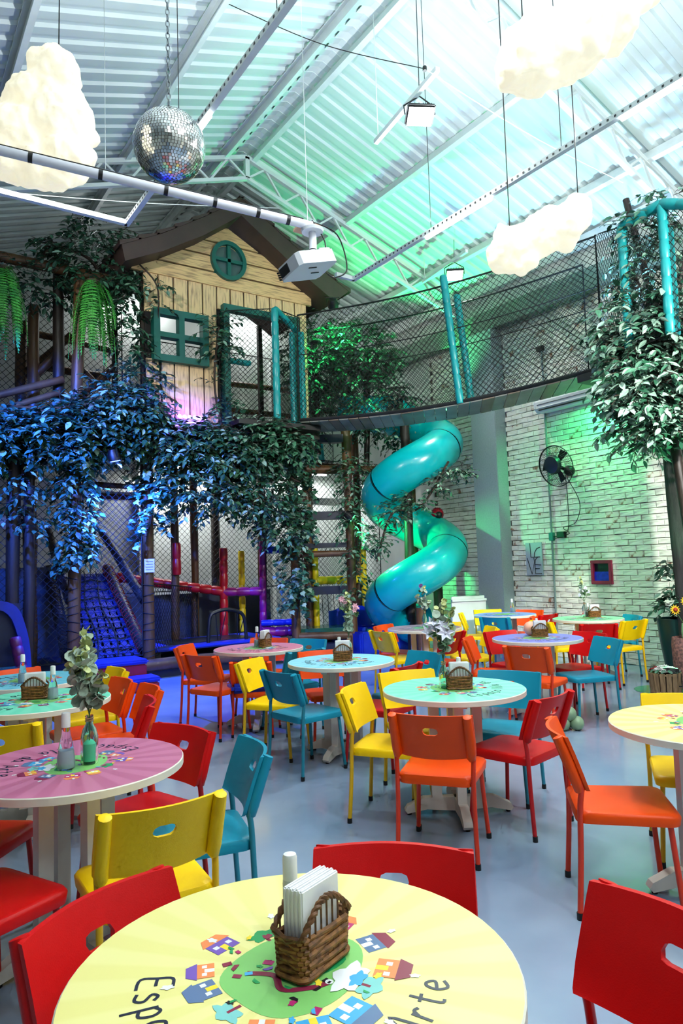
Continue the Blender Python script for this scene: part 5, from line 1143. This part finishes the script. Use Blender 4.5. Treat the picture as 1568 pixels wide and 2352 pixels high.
# ------------------------------------------------------------------ foliage
LV = np.array([(0, 0, 0), (-.23, .22, .05), (-.27, .52, .06), (-.15, .8, .03), (0, 1.05, -.06), (.15, .8, .03), (.27, .52, .06), (.23, .22, .05), (0, .3, 0), (0, .68, -.01)], float)
LF = [(0, 7, 8), (0, 8, 1), (7, 6, 9, 8), (8, 9, 2, 1), (6, 5, 9), (9, 3, 2), (5, 4, 9), (9, 4, 3)]
IV = np.array([(0, 0, 0), (-.45, .05, .03), (-.5, .45, .05), (-.22, .55, .02), (0, 1.0, -.05), (.22, .55, .02), (.5, .45, .05), (.45, .05, .03), (0, .25, 0), (0, .6, 0)], float)
LEAF_ME = {}
def leaf_mesh(kind, mi):
    k = (kind, mi)
    if k not in LEAF_ME:
        me = bpy.data.meshes.new('leaf'); me.from_pydata([tuple(v) for v in (LV if kind == 'ficus' else IV)], [], LF); me.materials.append(m_leaf[mi]); LEAF_ME[k] = me
    return LEAF_ME[k]
def leaf_frames(rg, p, d, n, L, spacing, size, droop):
    """a twig from p along d with alternate leaves; returns twig points and leaf matrices"""
    pts = [p.copy()]; v = d.normalized(); out = []; side = 1; st = spacing
    for k in range(n):
        v = (v+Vector((rg.uniform(-.15, .15), rg.uniform(-.15, .15), -droop+rg.uniform(-.1, .1)))).normalized(); p = p+v*st; pts.append(p.copy())
        hz = v.cross(Vector((0, 0, 1)));
        hz = hz.normalized() if hz.length > .05 else Vector((1, 0, 0)); side = -side
        ld = (v*.5+hz*side*.8+Vector((rg.uniform(-.5, .5), rg.uniform(-.5, .5), -.3+rg.uniform(-.45, .4)))).normalized()
        nr = (Vector((rg.uniform(-.5, .5), rg.uniform(-.5, .5), .9))+v*.1-FW*rg.uniform(0, .5)); x = ld.cross(nr)
        x = x.normalized() if x.length > .05 else ld.orthogonal().normalized(); z = x.cross(ld); s = size*rg.uniform(.7, 1.2)
        out.append(np.array([[x.x*s, ld.x*s, z.x*s, p.x], [x.y*s, ld.y*s, z.y*s, p.y], [x.z*s, ld.z*s, z.z*s, p.z]]))
    return pts, out
def foliage(parent, base, twigs, single, kind='ficus', pal=(.45, .38, .17), seed=0):
    """twigs: list of (pos, dir, n, spacing, size, droop) in world space"""
    rg = random.Random(seed); base = Vector(base); mats = []; stems = B()
    for (p, d, n, sp, sz, dr) in twigs:
        pts, fr = leaf_frames(rg, Vector(p)-base, Vector(d), n, 0, sp, sz, dr); mats += fr
        stems.tube(pts, .004, 3, cap=False)
    tag(stems.build('twigs', m_stem, parent, smooth=False, fixn=False), kind='stuff')
    def dist(M): return (Vector((M[0, 3], M[1, 3], M[2, 3]))+base-ORG).dot(FW)-.3*rg.random()
    mats.sort(key=dist); cho = lambda: rg.choices((0, 1, 2), pal)[0]
    for M in mats[:single]:
        o = mk('leaf', leaf_mesh(kind, cho()), parent); o.matrix_local = Matrix([list(M[0]), list(M[1]), list(M[2]), [0, 0, 0, 1]])
    R_ = mats[single:]
    if R_:
        base_v = LV if kind == 'ficus' else IV; A_ = np.array(R_); V = np.einsum('nij,vj->nvi', A_[:, :, :3], base_v)+A_[:, None, :, 3]
        n = len(R_); k = len(base_v); faces = []; mi = []
        for i in range(n):
            c = cho()
            for f in LF: faces.append(tuple(q+i*k for q in f)); mi.append(c)
        me = bpy.data.meshes.new('foliage'); me.from_pydata(V.reshape(-1, 3).tolist(), [], faces)
        for m in m_leaf: me.materials.append(m)
        me.polygons.foreach_set('material_index', mi); me.update(); tag(mk('foliage', me, parent), kind='stuff')
def blob(rg, c, rx, ry, rz, n, leaves=6, size=.1, droop=.12, sp=.05):
    out = []
    for _ in range(n):
        th = rg.uniform(0, 6.283); u = rg.uniform(-1, 1); q = math.sqrt(1-u*u); d = Vector((q*math.cos(th), q*math.sin(th), u)); r = rg.random()**.4
        out.append((Vector(c)+Vector((d.x*rx*r, d.y*ry*r, d.z*rz*r)), Vector((d.x, d.y, d.z*.4+.1)), leaves, sp, size, droop))
    return out
def wrap(rg, a, b_, rad, n, leaves=5, size=.1, droop=.18, sp=.048):
    out = []; a, b_ = Vector(a), Vector(b_)
    for _ in range(n):
        t_ = rg.random(); th = rg.uniform(0, 6.283); d = Vector((math.cos(th), math.sin(th), rg.uniform(-.4, .3))); out.append((a.lerp(b_, t_)+d*rad*rg.random(), d, leaves, sp, size, droop))
    return out
def plant(name, label, cat, base, twigs, single=120, kind='ficus', seed=0, pal=(.45, .38, .17), extra=None, group=None):
    t = thing(name, label, cat, base, group=group)
    if extra: extra(t, Vector(base))
    foliage(t, base, twigs, single, kind, pal, seed); return t
rg = random.Random(21)
def vine(base_pts, r=.012):
    def f(t, b_): B().tube(bez([Vector(p)-b_ for p in base_pts], 6), r, 6).build('vine_stem', m_stem, t)
    return f
VG = 'artificial vines on the climbing frame'
plant('ivy_vine', 'blue-lit ivy hanging down the log post above the climbing ramp', 'vine', (2.42, 10.2, 2.0), wrap(rg, (2.42, 10.15, 1.75), (2.45, 10.15, 3.4), .2, 190, size=.11), 160, seed=1, extra=vine([(2.42, 10.2, 1.7), (2.52, 10.15, 2.5), (2.38, 10.2, 3.5)]), group=VG)
plant('ivy_vine', 'short ivy hanging on the log post right of the climbing ramp', 'vine', (3.5, 10.22, 2.2), wrap(rg, (3.5, 10.18, 2.05), (3.5, 10.18, 3.3), .16, 75, size=.1), 120, kind='ivy', seed=2, extra=vine([(3.45, 10.25, 2.0), (3.56, 10.22, 2.7), (3.48, 10.25, 3.4)]), group=VG)
plant('leaf_garland', 'dense blue-lit leaf garland along the left deck edge', 'garland', (1.6, 10.1, 3.4), blob(rg, (1.2, 10.1, 3.45), .8, .3, .3, 300, size=.12)+blob(rg, (2.35, 10.05, 3.5), .75, .3, .36, 360, size=.12)+wrap(rg, (1.75, 10.1, 2.2), (1.75, 10.1, 3.2), .16, 45), 260, seed=3, extra=vine([(.4, 10.2, 3.5), (1.6, 10.15, 3.3), (3.1, 10.15, 3.55)], .02), group=VG)
plant('leaf_garland', 'thick leaf garland on the deck edge below the tree house window', 'garland', (3.6, 10.05, 3.7), blob(rg, (3.0, 10.0, 3.85), .55, .25, .4, 280, size=.115)+blob(rg, (3.75, 9.98, 3.55), .65, .22, .24, 250, size=.115)+blob(rg, (3.35, 10.02, 4.25), .28, .16, .3, 55, size=.105), 220, seed=4, extra=vine([(2.5, 10.2, 3.7), (3.4, 10.1, 4.0), (4.4, 10.12, 3.6)], .02), group=VG)
plant('leaf_garland', 'thick leaf garland on the deck edge below the tree house door', 'garland', (5.1, 10.0, 3.5), blob(rg, (4.5, 9.98, 3.4), .75, .25, .36, 420, size=.115)+blob(rg, (5.4, 9.9, 3.55), .7, .22, .28, 340, size=.115)+blob(rg, (4.2, 10.02, 2.85), .6, .22, .38, 200, size=.105)+blob(rg, (5.2, 10.1, 2.85), .5, .22, .5, 190, size=.105)+blob(rg, (5.75, 10.3, 2.35), .45, .22, .35, 110, size=.1), 280, seed=5, extra=vine([(3.8, 10.15, 3.2), (4.6, 10.1, 3.5), (6.1, 10.2, 3.0)], .02), group=VG)
plant('ivy_vine', 'ivy hanging down the left post of the rung ladder', 'vine', (6.25, 10.6, 1.5), wrap(rg, (6.2, 10.55, .9), (6.2, 10.55, 3.7), .22, 260, size=.1), 180, kind='ivy', seed=6, extra=vine([(6.2, 10.65, .5), (6.35, 10.6, 1.8), (6.2, 10.65, 3.7)]), group=VG)
plant('ivy_vine', 'ivy climbing the right post of the rung ladder by the slide', 'vine', (7.1, 10.12, 2.0), wrap(rg, (7.12, 10.12, 1.0), (7.12, 10.12, 3.5), .17, 130, size=.09)+blob(rg, (7.15, 10.05, 3.15), .25, .2, .3, 45, size=.09), 160, seed=7, extra=vine([(7.1, 10.2, .8), (7.22, 10.15, 2.0), (7.08, 10.15, 3.5)]), group=VG)
plant('leafy_tree', 'dark leafy branches rising left of the tree house roof', 'tree', (2.75, 10.55, 5.9), blob(rg, (2.72, 10.5, 6.25), .62, .35, .48, 210, size=.11)+blob(rg, (1.9, 10.5, 5.75), .7, .3, .22, 90, size=.1)+wrap(rg, (3.3, 10.15, 4.3), (3.15, 10.2, 6.0), .18, 110, size=.1)+blob(rg, (2.95, 10.4, 6.75), .3, .2, .25, 20, size=.09), 240, seed=8, pal=(.6, .3, .1), extra=vine([(3.0, 10.4, 5.0), (2.8, 10.5, 6.2), (2.2, 10.45, 6.3), (2.0, 10.45, 6.05)], .025))
plant('leafy_sprig', 'leaf spray hanging over the left corner of the house gable', 'vine', (3.5, 10.05, 6.0), wrap(rg, (3.55, 10.08, 5.75), (3.5, 10.08, 6.3), .1, 10, size=.09)+wrap(rg, (3.62, 10.05, 5.5), (3.66, 10.05, 5.9), .1, 10, size=.09), 60, seed=9, extra=vine([(3.35, 10.12, 6.2), (3.6, 10.08, 5.9), (3.62, 10.1, 5.4)]))
plant('leafy_sprig', 'upright leaf spray between the house window and the door', 'vine', (4.58, 10.0, 3.9), blob(rg, (4.56, 9.98, 5.2), .18, .12, .36, 50, size=.09)+blob(rg, (4.55, 9.98, 4.2), .16, .12, .3, 26, size=.09), 120, seed=10, extra=vine([(4.62, 10.05, 3.7), (4.5, 10.05, 4.5), (4.58, 10.02, 5.4)], .018))
plant('leafy_tree', 'dark leafy tree behind the bridge right of the tree house', 'tree', (6.9, 10.6, 3.8), blob(rg, (6.75, 10.6, 5.25), .55, .35, .85, 300, size=.1)+wrap(rg, (6.7, 10.6, 3.9), (6.75, 10.6, 4.8), .25, 60, size=.09), 120, seed=11, pal=(.7, .25, .05), extra=lambda t, b_: log(t, (-.1, .1, -.2), (-.12, .1, 2.0), .06, m_logdark, 'trunk'))
plant('leafy_tree', 'green-lit leafy tree behind the rope bridge net', 'tree', (7.6, 10.3, 3.7), blob(rg, (7.55, 10.3, 5.45), .75, .4, .5, 300, size=.1)+blob(rg, (7.85, 10.2, 4.5), .68, .35, .55, 260, size=.1)+blob(rg, (8.3, 10.0, 4.15), .45, .3, .4, 110, size=.095), 160, seed=12, pal=(.35, .45, .2), extra=lambda t, b_: log(t, (0, 0, -.3), (.1, 0, 1.9), .055, m_logdark, 'trunk'))
plant('ivy_vine', 'ivy twined around the middle of the spiral slide', 'vine', (7.75, 8.8, 2.2), blob(rg, at(900, 1175, 11.55), .16, .12, .2, 40, size=.085, leaves=4)+blob(rg, at(955, 1155, 11.6), .2, .12, .12, 34, size=.085, leaves=4)+blob(rg, at(1005, 1110, 11.7), .14, .1, .14, 22, size=.08, leaves=4)+blob(rg, at(1055, 1080, 11.6), .2, .1, .08, 26, size=.085, leaves=4)+blob(rg, at(872, 1240, 11.5), .12, .12, .24, 40, size=.085, leaves=4), 180, seed=13, extra=vine([at(865, 1290, 11.5), at(900, 1180, 11.6), at(965, 1165, 11.65), at(1030, 1060, 11.7)], .02))
def tower(t, b_):
    log(t, (0, 0, 0), (-.12, .02, 4.3), .135, mat('grey_bark', (58, 56, 56), .85, var=.3, scale=6, stretch=(4, 4, .4), bump=.6), 'trunk', 14)
    for q in ((-.3, .3, 6.2), (.25, .1, 5.9), (-.55, .25, 5.4), (.1, -.3, 5.6)): log(t, (-.12, .02, 4.2), q, .045, m_logdark, 'branch')
TT = Vector((8.42, 4.82, 0)); tc = at(1478, 760, 8.15)
def rp_(px, py, d): return at(px, py, d)
tw_ = blob(rg, rp_(1485, 620, 8.3), .30, .25, .30, 60, size=.105)+blob(rg, rp_(1475, 760, 8.2), .46, .35, .38, 230, size=.115)+blob(rg, rp_(1480, 880, 8.1), .5, .35, .34, 240, size=.115)+blob(rg, rp_(1485, 970, 8.1), .36, .3, .24, 130, size=.115)+blob(rg, rp_(1475, 530, 8.3), .30, .2, .14, 50, size=.1)+blob(rg, rp_(1530, 455, 8.3), .22, .2, .07, 18, size=.1)+blob(rg, rp_(1565, 800, 8.2), .35, .35, .9, 130, size=.11)
plant('leafy_tree', 'large artificial ficus tree with dark trunk at the right edge', 'tree', TT, tw_, 300, seed=14, pal=(.15, .35, .5), extra=tower)
# right tower frame with teal pads and net, joining the bridge end
t = thing('bridge_tower', 'teal padded tower frame at the bridge end inside the right tree', 'play structure', (8.4, 5.2, 0)); tb = Vector((8.4, 5.2, 0))
B().box(Vector((8.35, 5.2, 3.92))-tb, (1.2, 1.1, .1)).build('tower_deck', m_deck, t)
for p in ((8.9, 4.3), (7.9, 4.3)): log(t, Vector((p[0], p[1], 0))-tb, Vector((p[0], p[1]+.35, 3.95))-tb, .06, m_logdark, 'corner_post')
q1, q2, q3 = at(1427, 520, 8.3), at(1520, 468, 7.75), at(1600, 470, 7.3)
for a, c in ((Vector((q1.x, q1.y, 3.97)), q1), (Vector((q2.x, q2.y, 3.97)), q2), (q2, q3), (q1, q2)): pad(t, a-tb, c-tb, m_teal, .06, 'padded_post')
a_, c_ = Vector((q2.x+.12, q2.y+.02, 3.97)), Vector((q2.x+.12, q2.y+.02, q2.z-.25)); pad(t, a_-tb, c_-tb, m_teal, .055, 'padded_post')
net('side_net', [Vector((q1.x, q1.y, 3.97))-tb, Vector((q2.x, q2.y, 3.97))-tb, q2-tb, q1-tb], t, cell=.062); net('side_net', [Vector((q2.x, q2.y, 3.97))-tb, Vector((q3.x, q3.y, 3.97))-tb, q3-tb, q2-tb], t, cell=.062); net('side_net', [Vector((7.92, 5.47, 3.98))-tb, Vector((q1.x, q1.y, 3.97))-tb, q1-tb, Vector((7.92, 5.47, 5.82))-tb], t, cell=.062)
# potted plant leaves
o = [x for x in scene.objects if x.name == 'tall_planter'][0]
foliage(o, o.location, wrap(rg, (8.58, 5.08, .75), (8.56, 5.08, 1.5), .1, 40, size=.1, leaves=4)+blob(rg, (8.58, 5.08, .95),   .16, .16, .18, 30, size=.1, leaves=4), 60, seed=15, pal=(.6, .35, .05))
# ferns
def fern(label, c, nf, L, seed):
    rg = random.Random(seed); t = thing('hanging_fern', label, 'fern', c, group='hanging ferns')
    for k in range(nf):
        a = rg.uniform(0, 6.283); d = Vector((math.cos(a), math.sin(a), 0)); l = L*rg.uniform(.65, 1.1); sp_ = rg.uniform(.1, .36); n = 30
        up_ = rg.uniform(.0, .12); pts = []
        for i in range(n+1):
            s = i/n; pts.append(d*(sp_*(1-math.exp(-3*s))*1.1)+Vector((0, 0, up_*math.sin(min(1, s*2.5)*math.pi)*(.8)-l*max(0, s-.06)**1.15)))
        b = B(); b.tube(pts[::3], .004, 3, cap=False)
        for i in range(2, n+1):
            s = i/n; w = .075*math.sin(math.pi*min(1, s*.86+.12))**.7*rg.uniform(.85, 1.1); tdir = (pts[i]-pts[i-1]).normalized(); sd = tdir.cross(d)
            sd = sd.normalized() if sd.length > .1 else Vector((-d.y, d.x, 0))
            sd = (sd+Vector((rg.uniform(-.1, .1), rg.uniform(-.1, .1), 0))).normalized()
            for sg in (-1, 1):
                p = pts[i]; h = tdir*.011; e = p+sd*sg*w+tdir*.02+d*.008
                b.add([p-h, p+sd*sg*w*.5-h*.7, e, p+sd*sg*w*.5+h, p+h], [(0, 1, 2, 3, 4)])
        b.build('frond', m_fern, t, smooth=False, fixn=False)
    B().lathe([(.05, -.1), (.09, 0), (.1, .03)], 14).build('root_pot', m_stem, t)
f1 = ony(212, 650, 10.0); fern('bright green fern hanging from the log beam beside the tree house', f1, 34, 1.15, 3)
f2 = ony(5, 620, 9.6); fern('bright green fern hanging at the left frame edge', f2, 30, 1.15, 4)
